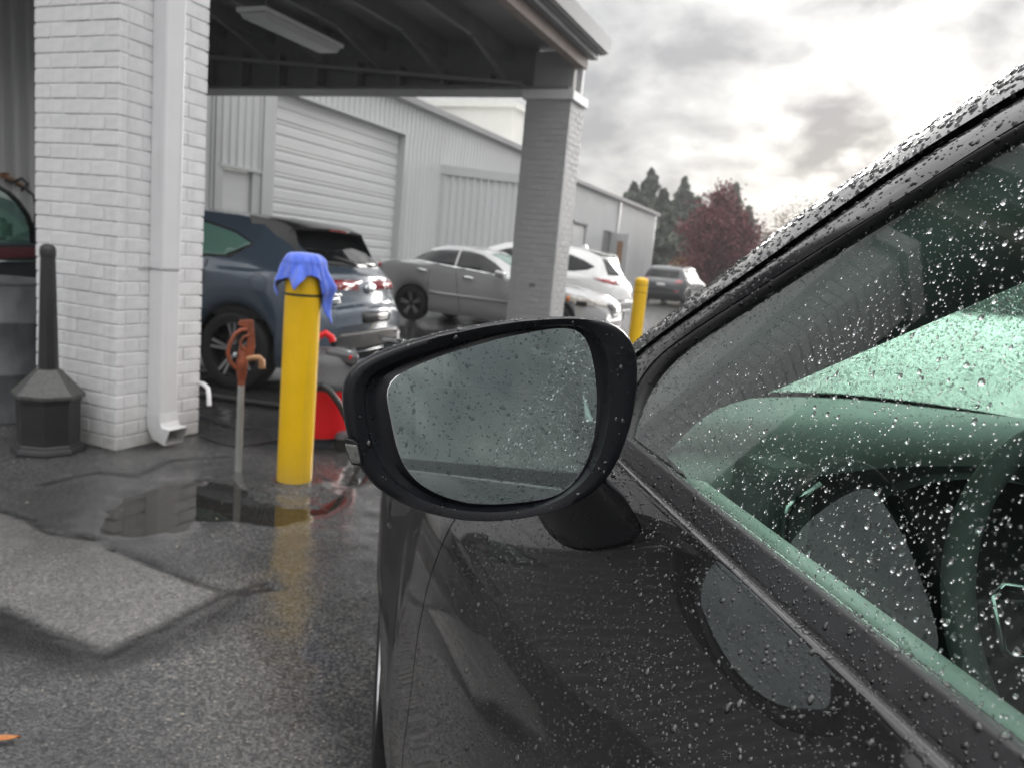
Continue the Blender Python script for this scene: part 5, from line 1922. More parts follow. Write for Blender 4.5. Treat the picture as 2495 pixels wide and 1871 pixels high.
hb.lay('fuel_flap_seam', M['rubber'], ell(-0.21, 0.88, 0.078, 0.078, 28) + [(-0.21 + 0.078, 0.88)] + [(x, y) for x, y in reversed(ell(-0.21, 0.88, 0.074, 0.074, 28))] + [(-0.21 + 0.074, 0.88)], '+y', eps=0.0015, thick=0)
hb.both('door_seam', M['rubber'], [(0.34, 0.62), (0.36, 0.62), (0.30, 0.85), (0.31, 1.03), (0.295, 1.03), (0.285, 0.85)], eps=0.002, thick=0)
hb.both('door_handle', M['body_blue'], [(0.42, 0.865), (0.60, 0.86), (0.60, 0.885), (0.42, 0.89)], eps=0.02, thick=0.02)
MB().loft([[(0.02, y, 1.385 + 0.05 * (t)) for y in (-0.03, 0.03)] + [(0.16 - 0.1 * t, y, 1.39 + 0.05 * t) for y in (0.015, -0.015)] for t in (0, 1)], True, (True, True)).build('aerial', M['body_blue'], hb.t, bevel=0.006)
# the driver's door stands open: seen from inside, left of the white pillar
od = empty('open_door', (2.0, 0.90, 0.085))
od.parent = hb.t
od.rotation_euler = (0, 0, R_(-62))             # swung out about its front hinges
dp = [(0.02, 0.30), (-1.0, 0.28), (-1.12, 0.60), (-1.12, 0.93), (0.02, 0.93)]
MB().prism([(x, 0.0, z) for x, z in dp], (0, 0.04, 0)).build('door_shell', M['body_blue'], od, bevel=0.01)
MB().prism([(x * 0.98 - 0.01, -0.05, z * 0.98 + 0.01) for x, z in dp], (0, 0.048, 0)).build('door_card', M['trim_dark'], od, bevel=0.015)
M['oxblood'] = mat('oxblood_trim', (0.13, 0.012, 0.022), 0.45)
MB().box((-1.08, -0.066, 0.815), (-0.04, -0.052, 0.90)).build('card_band', M['oxblood'], od, bevel=0.01)
MB().tube([(-1.05, -0.07, 0.80), (-0.4, -0.07, 0.785), (-0.2, -0.07, 0.78), (-0.12, -0.07, 0.81)], 0.010, 8).build('card_strip', M['chrome'], od, smooth=0)
fr_ = [(0.0, 0.93), (-0.03, 1.06), (-0.12, 1.16), (-0.30, 1.26), (-0.50, 1.33), (-0.75, 1.37), (-1.08, 1.36), (-1.12, 1.15), (-1.12, 0.93)]
MB().tube([(x, 0.01, z) for x, z in fr_], 0.022, 8).build('window_frame', M['black_satin'], od, smooth=40)
MB().prism([(x, 0.012, z) for x, z in fr_], (0, 0.004, 0)).build('window_glass', M['win'], od)
MB().lathe([(0.0, 0.0), (0.09, 0.005), (0.1, 0.05), (0.07, 0.11), (0.0, 0.13)], 20, (-0.28, 0.12, 1.03), 'y').build('door_mirror', M['black_gloss'], od, smooth=40)
MB().box((-0.39, 0.10, 0.965), (-0.17, 0.118, 1.09)).build('mirror_glass', M['mirror'], od, bevel=0.02, seg=3)

# ---- silver saloon
T = dict(
    zt=[(-1.02, 0.62), (-1.0, 0.86), (-0.96, 1.0), (-0.90, 1.065), (-0.6, 1.085), (-0.35, 1.10), (-0.1, 1.21), (0.2, 1.365), (0.5, 1.435), (0.8, 1.44), (1.2, 1.395), (1.55, 1.275), (2.05, 1.03), (2.25, 0.955), (2.8, 0.90), (3.35, 0.80), (3.55, 0.70), (3.62, 0.55)],
    zb=[(-1.02, 0.36), (-0.8, 0.28), (0, 0.2), (3.2, 0.18), (3.62, 0.24)],
    zs=[(-1.02, 0.58), (-0.96, 0.96), (-0.6, 1.05), (0, 1.055), (0.8, 1.01), (1.6, 0.945), (2.1, 0.905), (2.8, 0.85), (3.4, 0.72), (3.62, 0.5)],
    bw=[(-1.02, 0.60), (-0.98, 0.74), (-0.8, 0.83), (-0.3, 0.90), (0, 0.91), (1.4, 0.90), (2.7, 0.905), (3.1, 0.86), (3.45, 0.70), (3.62, 0.5)],
    tw=[(-1.02, 0.5), (-0.9, 0.66), (-0.4, 0.64), (0.2, 0.56), (0.9, 0.57), (1.6, 0.60), (2.1, 0.68), (2.8, 0.70), (3.3, 0.62), (3.62, 0.4)])
sd = Car('saloon', 'silver four door saloon parked side on before the roll up door', M['body_silver'], T, (-7.14, 12.02 + 0.92, 0), R_(1.0), 2.75, 0.31, M['alloy'])
wn_ = [(-0.02, 1.10), (0.0, 1.17), (0.22, 1.285), (0.55, 1.345), (0.95, 1.345), (1.25, 1.305), (1.52, 1.19), (1.80, 1.0), (1.86, 0.965)]
sd.both('side_window', M['glass_black'], [(-0.02, 1.10), (0.0, 1.16), (0.22, 1.275), (0.50, 1.325), (0.78, 1.335), (0.80, 1.05)])
sd.both('side_window', M['glass_black'], [(0.84, 1.047), (0.82, 1.335), (1.0, 1.33), (1.25, 1.285), (1.52, 1.165), (1.80, 0.985), (1.80, 0.962)])
sd.both('window_chrome', M['chrome'], [(-0.05, 1.085), (1.84, 0.945), (1.84, 0.962), (-0.02, 1.103)], eps=0.008)
sd.lay('windscreen', M['glass_green'], [(1.36, -0.52), (2.02, -0.60), (2.02, 0.60), (1.36, 0.52)], 'top')
sd.lay('rear_window', M['glass_black'], [(-0.32, -0.56), (0.16, -0.5), (0.16, 0.5), (-0.32, 0.56)], 'top')
sd.both('side_moulding', M['body_silver'], [(0.38, 0.54), (2.28, 0.50), (2.28, 0.535), (0.38, 0.575)], eps=0.014)
for x0 in (0.10, 1.02):
    z0 = 0.925 - 0.06 * x0
    sd.both('door_handle', M['chrome'], [(x0, z0), (x0 + 0.19, z0 - 0.012), (x0 + 0.19, z0 + 0.02), (x0, z0 + 0.032)], eps=0.022, thick=0.02)
for x0, x1 in ((0.30, 0.36), (1.0, 0.86), (2.02, 2.12)):
    sd.both('door_seam', M['rubber'], [(x0, 0.28), (x0 + 0.01, 0.28), (x1 + 0.01, 0.95), (x1, 0.95)], eps=0.002, thick=0)
for s in (-1, 1):
    MB().loft([[(1.74 + 0.02 * t + 0.09 * c, s * (0.87 + 0.19 * t), 0.985 + 0.075 * d * (1.0 if t < 1 else 0.8)) for c, d in ((-1, -0.6), (1, -1), (1.0, 0.6), (-1, 1))] for t in (0.25, 0.6, 1.0)], True, (True, True)).build('door_mirror', M['body_silver'], sd.t, bevel=0.03, seg=3)
    sd.lay('head_lamp', M['head_lamp'], [(s * 0.42, 0.60), (s * 0.70, 0.66), (s * 0.78, 0.74), (s * 0.50, 0.72)], 'front', eps=0.012)
    sd.lay('head_lamp', M['head_lamp'], [(2.95, 0.66), (3.38, 0.60), (3.30, 0.72), (3.0, 0.76)], '+y' if s > 0 else '-y', eps=0.012)
    sd.lay('turn_lamp', M['amber'], [(2.93, 0.66), (3.0, 0.655), (3.0, 0.755), (2.95, 0.75)], '+y' if s > 0 else '-y', eps=0.014)
    sd.lay('tail_lamp', M['tail_red'], [(s * 0.45, 0.84), (s * 0.78, 0.84), (s * 0.78, 0.98), (s * 0.5, 0.98)], 'rear', eps=0.01)
sd.lay('grille', M['black_gloss'], [(-0.36, 0.50), (0.36, 0.50), (0.42, 0.66), (-0.42, 0.66)], 'front', eps=0.008)
sd.lay('bumper_intake', M['black_satin'], [(-0.5, 0.27), (0.5, 0.27), (0.55, 0.40), (-0.55, 0.40)], 'front', eps=0.008)
sd.lay('number_plate', M['plate'], [(-0.17, 0.42), (0.17, 0.42), (0.17, 0.50), (-0.17, 0.50)], 'front', eps=0.02)

# ---- white SUV behind the pillar, tail towards the lot
T = dict(
    zt=[(-0.93, 0.70), (-0.90, 0.90), (-0.84, 1.0), (-0.74, 1.10), (-0.52, 1.38), (-0.40, 1.52), (-0.2, 1.585), (0.4, 1.645), (1.0, 1.67), (1.6, 1.63), (2.0, 1.50), (2.45, 1.18), (2.6, 1.10), (3.1, 1.03), (3.45, 0.92), (3.58, 0.75), (3.62, 0.6)],
    zb=[(-0.93, 0.45), (-0.6, 0.32), (0, 0.27), (3.0, 0.25), (3.62, 0.35)],
    zs=[(-0.93, 0.66), (-0.88, 0.92), (-0.6, 1.08), (0, 1.10), (1.2, 1.07), (2.4, 1.03), (3.2, 0.93), (3.62, 0.58)],
    bw=[(-0.93, 0.66), (-0.90, 0.78), (-0.75, 0.86), (-0.4, 0.91), (0, 0.92), (1.4, 0.91), (2.7, 0.92), (3.2, 0.87), (3.5, 0.7), (3.62, 0.5)],
    tw=[(-0.93, 0.6), (-0.8, 0.72), (-0.5, 0.66), (0, 0.60), (1.2, 0.61), (2.0, 0.64), (2.6, 0.74), (3.3, 0.68), (3.62, 0.4)])
sv = Car('suv', 'white SUV with its tail to the lot, behind the far pillar and bollard', M['body_white'], T, (-4.87, 14.35 + 0.92, 0), math.pi, 2.70, 0.35, M['alloy'])
sv.both('side_window', M['glass_black'], [(-0.38, 1.27), (-0.26, 1.20), (0.02, 1.15), (0.9, 1.13), (0.9, 1.50), (0.5, 1.505), (0.15, 1.46), (-0.15, 1.37)])
sv.both('side_window', M['glass_black'], [(0.96, 1.13), (1.95, 1.10), (2.15, 1.12), (1.8, 1.40), (1.5, 1.49), (0.96, 1.50)])
sv.lay('rear_window', M['glass_black'], [(-0.62, 1.13), (0.62, 1.13), (0.56, 1.44), (-0.56, 1.44)], 'rear')
sv.lay('windscreen', M['glass_green'], [(1.75, -0.56), (2.45, -0.65), (2.45, 0.65), (1.75, 0.56)], 'top')
for s in (-1, 1):
    sv.lay('tail_lamp', M['tail_red'], [(s * 0.44, 1.0), (s * 0.62, 1.03), (s * 0.8, 1.05), (s * 0.8, 0.985), (s * 0.6, 0.96)], 'rear', eps=0.012)
    sv.lay('tail_lamp', M['tail_red'], [(-0.90, 1.0), (-0.72, 1.03), (-0.40, 1.055), (-0.55, 1.0), (-0.75, 0.955), (-0.9, 0.95)], '+y' if s > 0 else '-y', eps=0.012)
sv.lay('bumper_cladding', M['cladding'], [(-0.78, 0.46), (0.78, 0.46), (0.74, 0.62), (-0.74, 0.62)], 'rear', eps=0.012)
sv.both('side_cladding', M['cladding'], [(-0.9, 0.46), (-0.42, 0.42), (-0.42, 0.58), (-0.55, 0.62), (-0.88, 0.62)], eps=0.012)
spv = MB().loft([[(0.0, y, 1.615 - 0.04 * y * y), (-0.48 + 0.1 * y * y, y, 1.545 - 0.05 * y * y), (-0.46 + 0.1 * y * y, y, 1.52 - 0.05 * y * y), (-0.25, y, 1.50)] for y in np.linspace(-0.6, 0.6, 11)], close=False).build('spoiler', M['body_white'], sv.t, smooth=35)
MB().prism([(0.05, 0.02, 1.63), (0.22, 0.02, 1.645), (0.10, 0.02, 1.70)], (0, -0.04, 0)).build('aerial', M['body_white'], sv.t)
sv.both('crease', M['body_white'], [(-0.1, 0.99), (2.2, 0.96), (2.2, 0.975), (-0.1, 1.01)], eps=0.008)

# ---- dark SUV farther along the warehouse
T2 = {k: list(v) for k, v in T.items()}
ds2 = Car('suv', 'black SUV seen from behind near the warehouse corner and the red maple', M['body_dark'], T2, (-6.55, 31.2, 0), R_(90 - 4), 2.7, 0.35, M['alloy'])
ds2.lay('rear_window', M['glass_black'], [(-0.62, 1.13), (0.62, 1.13), (0.56, 1.44), (-0.56, 1.44)], 'rear')
ds2.both('side_window', M['glass_black'], [(-0.30, 1.20), (0.02, 1.15), (1.95, 1.10), (1.6, 1.47), (0.3, 1.48), (-0.1, 1.40)])
ds2.lay('number_plate', M['plate'], [(-0.17, 0.80), (0.17, 0.80), (0.17, 0.89), (-0.17, 0.89)], 'rear', eps=0.012)
for s in (-1, 1):
    ds2.lay('tail_lamp', M['tail_red'], [(s * 0.50, 0.94), (s * 0.78, 0.96), (s * 0.78, 1.06), (s * 0.6, 1.06)], 'rear', eps=0.012)
    ds2.lay('reflector', M['tail_red'], [(s * 0.52, 0.60), (s * 0.72, 0.60), (s * 0.72, 0.65), (s * 0.52, 0.65)], 'rear', eps=0.02)
ds2.lay('bumper_cladding', M['cladding'], [(-0.78, 0.46), (0.78, 0.46), (0.74, 0.56), (-0.74, 0.56)], 'rear', eps=0.012)
# ================================================================== TREES BEHIND THE WAREHOUSE
M['bark'] = mat('grey_brown_bark', (0.07, 0.055, 0.045), 0.9, var=0.25, vscale=4, bump=0.6, bscale=12)


def leaf_mat(name, a, b):
    m = mat(name, a, 0.6, base2=b, vscale=0.9)
    return m


M['fir'] = leaf_mat('fir_needles', (0.050, 0.066, 0.046), (0.10, 0.118, 0.080))
M['maple'] = leaf_mat('burgundy_maple_leaves', (0.085, 0.012, 0.018), (0.20, 0.034, 0.044))
M['gold'] = leaf_mat('golden_autumn_leaves', (0.24, 0.13, 0.02), (0.36, 0.22, 0.05))
M['thin'] = leaf_mat('thin_tan_leaves', (0.13, 0.10, 0.05), (0.20, 0.15, 0.08))


def leaves(name, pts, size, m, parent, seed, flat=0.0):
    r = np.random.RandomState(seed)
    n_ = len(pts)
    a = r.normal(size=(n_, 3))
    a /= np.linalg.norm(a, axis=1)[:, None]
    b = np.cross(a, r.normal(size=(n_, 3)))
    b /= np.linalg.norm(b, axis=1)[:, None]
    s = (size * (0.6 + 0.8 * r.rand(n_)))[:, None]
    a, b = a * s, b * s * 0.6
    p = np.array(pts)
    v = np.stack([p - a, p + b * 0.9, p + a, p - b * 0.9], 1).reshape(-1, 3)
    q = np.arange(4 * n_).reshape(-1, 4)
    me = bpy.data.meshes.new(name)
    np_mesh(me, v, q)
    me.materials.append(m)
    o = bpy.data.objects.new(name, me)
    COL.objects.link(o)
    o.parent = parent
    return o


def fir(x, y, h, w, seed, label, dens=1.0, zb=1.0):
    r = np.random.RandomState(seed)
    t = empty('fir_tree', (x, y, 0), 0, label, 'tree', 'fir trees behind the warehouse')
    MB().tube([(0, 0, 0), (0.1, 0, h * 0.4), (0, 0, h * 0.98)], [h * 0.018, h * 0.012, 0.03], 8).build('trunk', M['bark'], t, smooth=40)
    pts = []
    z = zb
    while z < h:
        k = (z - zb) / (h - zb)
        R = w * (1 - k) ** 0.85 * (0.55 + 0.75 * r.rand())
        nb = int(7 + 4 * (1 - k))
        for i in range(nb):
            a = r.rand() * 6.28
            L = R * (0.40 + 0.85 * r.rand())
            m_ = int((26 + 90 * L / w) * dens)
            s = r.rand(m_) ** 0.7
            droop = -0.25 * L * s ** 1.5 + 0.10 * L * s
            wd = 0.20 * L * (1 - s * 0.7) + 0.08
            px = np.cos(a) * L * s + r.normal(size=m_) * wd * 0.6
            py = np.sin(a) * L * s + r.normal(size=m_) * wd * 0.6
            pz = z + droop + r.normal(size=m_) * 0.10
            pts.append(np.stack([px, py, pz], 1))
        z += h * 0.030 * (0.7 + 0.6 * r.rand())
    pts = np.concatenate(pts)
    leaves('crown', pts, 0.25, M['fir'], t, seed)
    return t


def broad(name, x, y, h, w, seed, m, label, zb, n_cl, per, size, sig, group=None, lmin=0.5):
    r = np.random.RandomState(seed)
    t = empty(name, (x, y, 0), 0, label, 'tree', group)
    tr = MB().tube([(0, 0, 0), (0.05, 0.02, zb), (0.0, 0.1, h * 0.62)], [h * 0.022, h * 0.017, h * 0.006], 8)
    pts = []
    for i in range(n_cl):
        while True:
            q = r.uniform(-1, 1, 3)
            if lmin ** 2 * 0.3 < (q ** 2).sum() < 1:
                break
        k = (q[2] + 1) / 2
        prof = math.sin(math.pi * min(max(k * 0.86 + 0.12, 0), 1)) ** 0.7
        c = np.array([q[0] * w * prof, q[1] * w * prof, zb + (h - zb) * k])
        c += r.normal(size=3) * 0.12 * w
        pts.append(c + r.normal(size=(per, 3)) * sig * (0.6 + 0.7 * r.rand()) * np.array([1, 1, 0.75]))
        if i % 4 == 0:
            s = np.array([0, 0, zb * 0.6 + (c[2] - zb * 0.6) * 0.35])
            tr.tube([s, (s + c) / 2 + np.array([0, 0, 0.15 * w]), c], [h * 0.007, h * 0.005, h * 0.0015], 5)
    tr.build('trunk', M['bark'], t, smooth=40)
    leaves('crown', np.concatenate(pts), size, m, t, seed)
    return t


def at(u, d):
    q = G(u, 780)
    q = q / np.linalg.norm(q[:2])
    return q[0] * d, q[1] * d


FIRS = [(1508, 62, 7.9, 3.0), (1545, 66, 9.5, 3.0), (1580, 60, 7.4, 3.2), (1626, 72, 9.9, 3.2), (1664, 66, 7.6, 3.0), (1750, 74, 9.9, 3.0), (1786, 78, 8.2, 2.8), (1705, 80, 8.4, 3.6), (1600, 84, 8.4, 3.8)]
FLAB = ['fir with a low blunt top, leftmost beyond the warehouse corner', 'tall slender fir just right of the warehouse corner', 'broad dark fir filling the gap beside the warehouse corner',
        'tall fir with a thin spire above the others, left of the maple', 'mid height fir directly left of the red maple', 'tallest fir, its spire standing over the red maple',
        'slim fir to the right behind the red maple', 'wide fir wholly behind the red maple crown', 'wide distant fir closing the gap under the thin spired fir']
for i, ((u, d, h, w), lb) in enumerate(zip(FIRS, FLAB)):
    x, y = at(u, d)
    fir(x, y, h, w * 1.2, 40 + i, lb, 0.75, 0.5)
x, y = at(1722, 41)
broad('maple_tree', x, y, 5.7, 1.75, 5, M['maple'], 'round burgundy red maple beyond the black SUV', 0.6, 130, 110, 0.085, 0.36, lmin=0.3)
x, y = at(1792, 47)
broad('maple_tree', x, y, 4.2, 1.1, 6, M['maple'], 'small reddish shrub like maple at the right of the large one', 0.4, 50, 70, 0.085, 0.28)
x, y = at(1812, 52)
broad('autumn_shrub', x, y, 3.3, 0.9, 8, M['gold'], 'golden leaved shrub to the right behind the red maple', 0.2, 30, 60, 0.08, 0.25)
x, y = at(1650, 50)
broad('autumn_shrub', x, y, 2.5, 0.8, 9, M['gold'], 'small golden shrub at the left foot of the red maple', 0.2, 22, 50, 0.08, 0.22)
for i, (u, d, h, lb) in enumerate(((1868, 58, 6.4, 'thinly leaved tan tree just left of the car pillar'), (1918, 55, 6.9, 'bare topped tan tree nearest the car pillar'), (1838, 62, 5.2, 'low tan thicket tree right of the maple'))):
    x, y = at(u, d)
    broad('bare_tree', x, y, h, 2.0, 20 + i, M['thin'], lb, 1.0, 60, 26, 0.07, 0.42, 'bare trees at the edge of the lot')
# far wood closing the horizon behind the lot
r = np.random.RandomState(3)
pts = []
for i in range(420):
    a = R_(-60) + R_(150) * i / 420
    d = 150 + r.rand() * 25
    hh = 6 + 5 * r.rand()
    k = 60
    zz_ = r.rand(k) ** 1.2 * hh
    pts.append(np.stack([math.sin(a) * d + r.normal(size=k) * 1.4 * (1.1 - zz_ / hh), math.cos(a) * d + r.normal(size=k) * 1.4 * (1.1 - zz_ / hh), zz_], 1))
wd = leaves('far_wood', np.concatenate(pts), 0.9, M['fir'], None, 77)
tag(wd, kind='stuff')

# the wet air over the lot
hz_m = bpy.data.materials.new('rain_haze')
hz_m.use_nodes = True
hz_m.node_tree.nodes.clear()
o_ = hz_m.node_tree.nodes.new('ShaderNodeOutputMaterial')
pv = hz_m.node_tree.nodes.new('ShaderNodeVolumePrincipled')
pv.inputs['Color'].default_value = (0.93, 0.94, 0.94, 1)
pv.inputs['Density'].default_value = 0.0014
pv.inputs['Anisotropy'].default_value = 0.3
hz_m.node_tree.links.new(pv.outputs[0], o_.inputs['Volume'])
tag(MB().box((-440, -440, -1.2), (440, 440, 16.0)).build('haze', hz_m), kind='stuff')
S.cycles.volume_bounces = 1
# ================================================================== RAIN BEADED ON THE CAR
bpy.context.view_layer.update()
DEPS = bpy.context.evaluated_depsgraph_get()


def tris_of(objs):
    out, nor = [], []
    for o in objs:
        ev = o.evaluated_get(DEPS)
        me = ev.to_mesh()
        me.calc_loop_triangles()
        n_ = len(me.loop_triangles)
        idx = np.empty(n_ * 3, np.int32)
        me.loop_triangles.foreach_get('vertices', idx)
        co = np.empty(len(me.vertices) * 3, np.float32)
        me.vertices.foreach_get('co', co)
        vn = np.empty(len(me.vertices) * 3, np.float32)
        me.vertex_normals.foreach_get('vector', vn)
        mw = np.array(o.matrix_world)
        co = co.reshape(-1, 3) @ mw[:3, :3].T + mw[:3, 3]
        vn = vn.reshape(-1, 3) @ mw[:3, :3].T
        out.append(co[idx.reshape(-1, 3)])
        nor.append(vn[idx.reshape(-1, 3)])
        ev.to_mesh_clear()
    return np.concatenate(out).astype(float), np.concatenate(nor).astype(float)


def project(p):
    d = p - CPOS
    w = d @ CD
    return CXP + F_PX * (d @ CR) / w, CYP - F_PX * (d @ CU) / w, w


def dome(seg, rows, closed):
    v, f = [], []
    for i in range(rows):
        a = math.pi / 2 * i / rows
        for k in range(seg):
            b = 2 * math.pi * k / seg
            v.append((math.cos(a) * math.cos(b), math.cos(a) * math.sin(b), math.sin(a)))
    v.append((0, 0, 1))
    for i in range(rows - 1):
        for k in range(seg):
            n_ = (k + 1) % seg
            f.append((i * seg + k, i * seg + n_, (i + 1) * seg + n_))
            f.append((i * seg + k, (i + 1) * seg + n_, (i + 1) * seg + k))
    t = (rows - 1) * seg
    for k in range(seg):
        f.append((t + k, t + (k + 1) % seg, len(v) - 1))
    if closed:
        v.append((0, 0, 0))
        for k in range(seg):
            f.append(((k + 1) % seg, k, len(v) - 1))
    return np.array(v, float), np.array(f)


def drops(objs, sets, seed, label, closed=False, facing=None, view=True, keep=None, flip=False, lift=0.00005, m='bead'):
    """sets: (count, r_small, r_large, power, seg, rows, height). Beads are real lens shaped pieces of water"""
    r = np.random.RandomState(seed)
    T_, Nn = tris_of(objs)
    fn = np.cross(T_[:, 1] - T_[:, 0], T_[:, 2] - T_[:, 0])
    ar = np.linalg.norm(fn, axis=1) / 2
    fn = fn / (2 * ar[:, None] + 1e-15)
    c = T_.mean(1)
    if view:
        u, v, w = project(c)
        ok = (w > 0.05) & (u > -350) & (u < 2850) & (v > -350) & (v < 2250)
        ar = ar * ok
    cdf = np.cumsum(ar) / ar.sum()
    V, F = [], []
    off = 0
    taken = {}
    for (cnt, r0, r1, pw, seg, rows, hgt) in sets:
        i = np.searchsorted(cdf, r.rand(cnt))
        a, b = r.rand(cnt), r.rand(cnt)
        s = a + b > 1
        a[s], b[s] = 1 - a[s], 1 - b[s]
        p = T_[i, 0] + a[:, None] * (T_[i, 1] - T_[i, 0]) + b[:, None] * (T_[i, 2] - T_[i, 0])
        n = Nn[i, 0] + a[:, None] * (Nn[i, 1] - Nn[i, 0]) + b[:, None] * (Nn[i, 2] - Nn[i, 0])
        n /= np.linalg.norm(n, axis=1)[:, None]
        vd = CPOS - p
        vd /= np.linalg.norm(vd, axis=1)[:, None]
        dn = (n * vd).sum(1)
        if flip is None:
            pass
        elif flip:
            n = np.where(dn[:, None] > 0, -n, n)
        else:
            n = np.where(dn[:, None] < 0, -n, n) if facing else n
            if not facing:
                m_ = dn > -0.05
                p, n = p[m_], n[m_]
        if keep is not None:
            m_ = keep(p, n, r)
            p, n = p[m_], n[m_]
        rad = r0 + (r1 - r0) * r.rand(len(p)) ** pw
        sel = []
        cell = 0.004
        for k in np.argsort(-rad):
            q = p[k]
            g = tuple((q / cell).astype(int))
            good = True
            for dx in (-1, 0, 1):
                for dy in (-1, 0, 1):
                    for dz in (-1, 0, 1):
                        for (o_, ro) in taken.get((g[0] + dx, g[1] + dy, g[2] + dz), ()):
                            if (o_[0] - q[0]) ** 2 + (o_[1] - q[1]) ** 2 + (o_[2] - q[2]) ** 2 < (0.85 * (ro + rad[k])) ** 2:
                                good = False
                                break
                        if not good:
                            break
                    if not good:
                        break
                if not good:
                    break
            if good:
                sel.append(k)
                taken.setdefault(g, []).append((q, rad[k]))
        sel = np.array(sel, int)
        p, n, rad = p[sel], n[sel], rad[sel]
        k = len(p)
        dv_, df_ = dome(seg, rows, closed)
        dwn = np.array([0, 0, -1.0]) - n * (n @ np.array([0, 0, -1.0]))[:, None]
        ln = np.linalg.norm(dwn, axis=1)[:, None]
        e1 = dwn / np.maximum(ln, 1e-6)
        bad = ln[:, 0] < 0.05
        e1[bad] = np.cross(n[bad], np.array([1.0, 0.3, 0]))
        e1 /= np.linalg.norm(e1, axis=1)[:, None]
        e2 = np.cross(n, e1)
        sag = (0.10 + 0.35 * np.clip(rad / 0.003, 0, 1)) * np.minimum(ln[:, 0], 1)
        el = 1 + r.normal(size=k) * 0.12 + sag * 0.5
        wd_ = 1 + r.normal(size=k) * 0.12
        ph = r.rand(k) * 6.28
        wob_ = 0.07 + 0.10 * r.rand(k)
        ang_ = np.arctan2(dv_[:, 1], dv_[:, 0])[None, :]
        rr_ = 1 + wob_[:, None] * np.cos(2 * ang_ + ph[:, None]) + 0.6 * wob_[:, None] * np.cos(3 * ang_ + 2 * ph[:, None])
        x = dv_[None, :, 0] * rr_ * el[:, None]
        # heavier at the lower side on steep panels
        z = dv_[None, :, 2] * hgt * (1 + sag[:, None] * 0.7 * dv_[None, :, 0])
        y = dv_[None, :, 1] * rr_ * wd_[:, None] * (1 + 0.35 * sag[:, None] * dv_[None, :, 0])
        P3 = p[:, None, :] + rad[:, None, None] * (x[:, :, None] * e1[:, None, :] + y[:, :, None] * e2[:, None, :] + z[:, :, None] * n[:, None, :]) + (lift * n)[:, None, :]
        V.append(P3.reshape(-1, 3))
        F.append((df_[None] + (np.arange(k) * len(dv_))[:, None, None] + off).reshape(-1, 3))
        off += k * len(dv_)
    me = bpy.data.meshes.new('rain_drops')
    np_mesh(me, np.concatenate(V), np.concatenate(F))
    me.materials.append(M[m])
    me.shade_smooth()
    o = bpy.data.objects.new('rain_drops', me)
    COL.objects.link(o)
    tag(o, label, 'rain drops', None, 'stuff')
    return o


def patchy(scale, lo, seed, grow_=None):
    def f(p, n, r):
        q = p @ np.stack([H_R, H_F, np.array([0, 0, 1.0])], 1)
        d = fbm(q[:, 1] + q[:, 0], q[:, 2], scale, seed, 3)
        pr = np.clip(lo + (1 - lo) * sstep(0.35, 0.65, d), 0, 1)
        if grow_ is not None:
            pr = pr * grow_(q)
        return r.rand(len(p)) < pr
    return f


byname = {c.name: c for c in car.children}
dm_ch = {c.name.split('.')[0]: c for c in dm.children}
shoulder = byname['door_shoulder']
mould, lipo = byname['belt_moulding'], byname['wiper_lip']
up = lambda a, b: (lambda q: sstep(a, b, q[:, 2]))
# door skin: a mist of fine beads low down, larger ones towards the belt and the camera
drops([door], [(16000, 0.0004, 0.0008, 1.5, 6, 2, 0.8)], 1, 'fine rain mist beaded over the dark door skin', facing=True, keep=patchy(9, 0.25, 3))
drops([door], [(420, 0.0018, 0.0033, 2.0, 14, 5, 0.62), (13000, 0.0006, 0.0018, 2.4, 9, 3, 0.66)], 2, 'larger rain beads on the upper dark door under the belt line', facing=True,
      keep=patchy(11, 0.40, 5, lambda q: 0.14 + 0.86 * sstep(0.60, 0.95, q[:, 2]) * sstep(1.02, 0.55, q[:, 1])))
drops([fend], [(1500, 0.0004, 0.0010, 1.6, 6, 2, 0.55)], 3, 'fine rain beads on the front wing below the mirror', facing=True, keep=patchy(8, 0.3, 6))
drops([shoulder], [(60, 0.0016, 0.0026, 1.5, 12, 4, 0.5), (1300, 0.0004, 0.0012, 1.7, 8, 3, 0.45)], 4, 'rain beads crowding the bright metal ledge of the door', facing=True)
drops([mould, lipo], [(110, 0.0014, 0.0024, 1.5, 12, 4, 0.55), (2600, 0.0004, 0.0012, 1.8, 8, 3, 0.55)], 5, 'rain beads on the matte black belt moulding', facing=True)
drops([pillar_band], [(1500, 0.0013, 0.0031, 1.6, 12, 4, 0.55), (1800, 0.0005, 0.0013, 1.3, 8, 3, 0.55)], 6, 'dense rain beads on the glossy windscreen pillar', facing=True, m='bead_dark')
drops([frame_band], [(700, 0.0009, 0.0022, 1.7, 10, 4, 0.55), (900, 0.0004, 0.0010, 1.3, 8, 3, 0.55)], 7, 'rain beads along the black window frame', facing=True, m='bead_dark')
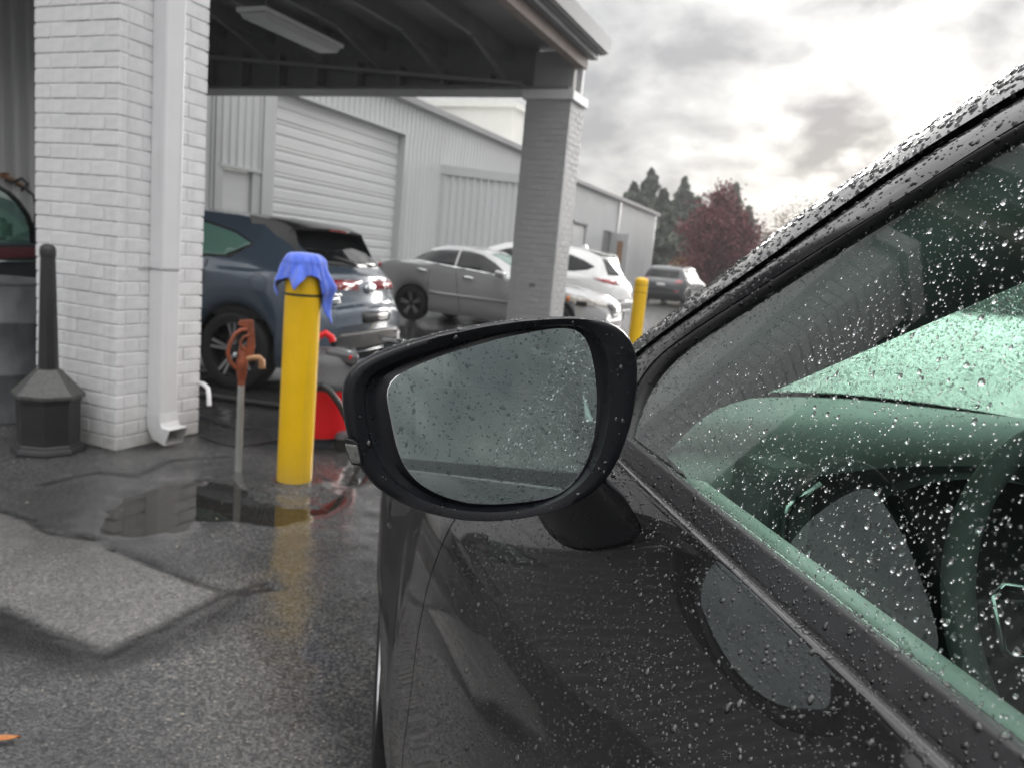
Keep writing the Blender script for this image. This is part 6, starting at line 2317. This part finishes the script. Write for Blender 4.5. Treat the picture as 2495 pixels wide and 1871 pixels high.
drops([seal_band], [(160, 0.0012, 0.0024, 1.6, 10, 4, 0.55), (500, 0.0004, 0.0010, 1.3, 8, 3, 0.55)], 8, 'rain beads hanging on the window seal', facing=True, m='bead_dark')
drops([window], [(1100, 0.0008, 0.0022, 2.0, 14, 5, 0.45), (3800, 0.0004, 0.0010, 1.5, 9, 3, 0.45)], 9, 'clear rain beads spread over the green side window', closed=True, facing=True, m='water', keep=patchy(10, 0.35, 8, lambda q: 0.30 + 0.70 * sstep(0.75, 0.45, q[:, 1])), lift=0.0001)
drops([window], [(7000, 0.00035, 0.0011, 1.8, 9, 3, 0.5)], 19, 'fine rain beads between the larger ones on the side window', facing=True, m='bead_glass', keep=patchy(12, 0.5, 18), lift=0.0001)
drops([dm_ch['shell']], [(420, 0.0009, 0.0026, 1.8, 12, 4, 0.55), (700, 0.0004, 0.0009, 1.3, 8, 3, 0.55)], 10, 'rain beads along the top of the mirror shell',
      keep=lambda p, n, r: r.rand(len(p)) < np.clip(0.06 + 1.1 * sstep(0.2, 0.8, n[:, 2]), 0, 1))
drops([dm_ch['bezel'], dm_ch['recess']], [(230, 0.0009, 0.0026, 2.2, 12, 4, 0.5), (600, 0.0003, 0.0009, 1.6, 8, 3, 0.5)], 11, 'scattered rain beads on the black mirror bezel',
      keep=lambda p, n, r: r.rand(len(p)) < 0.14 + 0.8 * sstep(0.1, 0.6, n[:, 2]))
drops([mglass], [(60, 0.0011, 0.0021, 1.6, 14, 5, 0.45), (1200, 0.0004, 0.0011, 1.8, 10, 3, 0.45)], 12, 'round rain beads on the mirror glass', facing=True, m='bead_mirror', lift=0.0001)
near_side = lambda p, n, r: ((p @ H_R) < 1.35)
drops([wscr], [(16000, 0.0008, 0.0026, 1.7, 8, 3, 0.62)], 13, 'dense clear rain covering the windscreen, seen through the side window', closed=True, flip=True, m='water', keep=near_side, lift=0.0003)
drops([wscr], [(16000, 0.0008, 0.0024, 1.5, 8, 2, 0.6)], 14, 'darker rain beads among the clear ones on the windscreen', flip=True, m='bead_dark', keep=near_side, lift=0.0003)
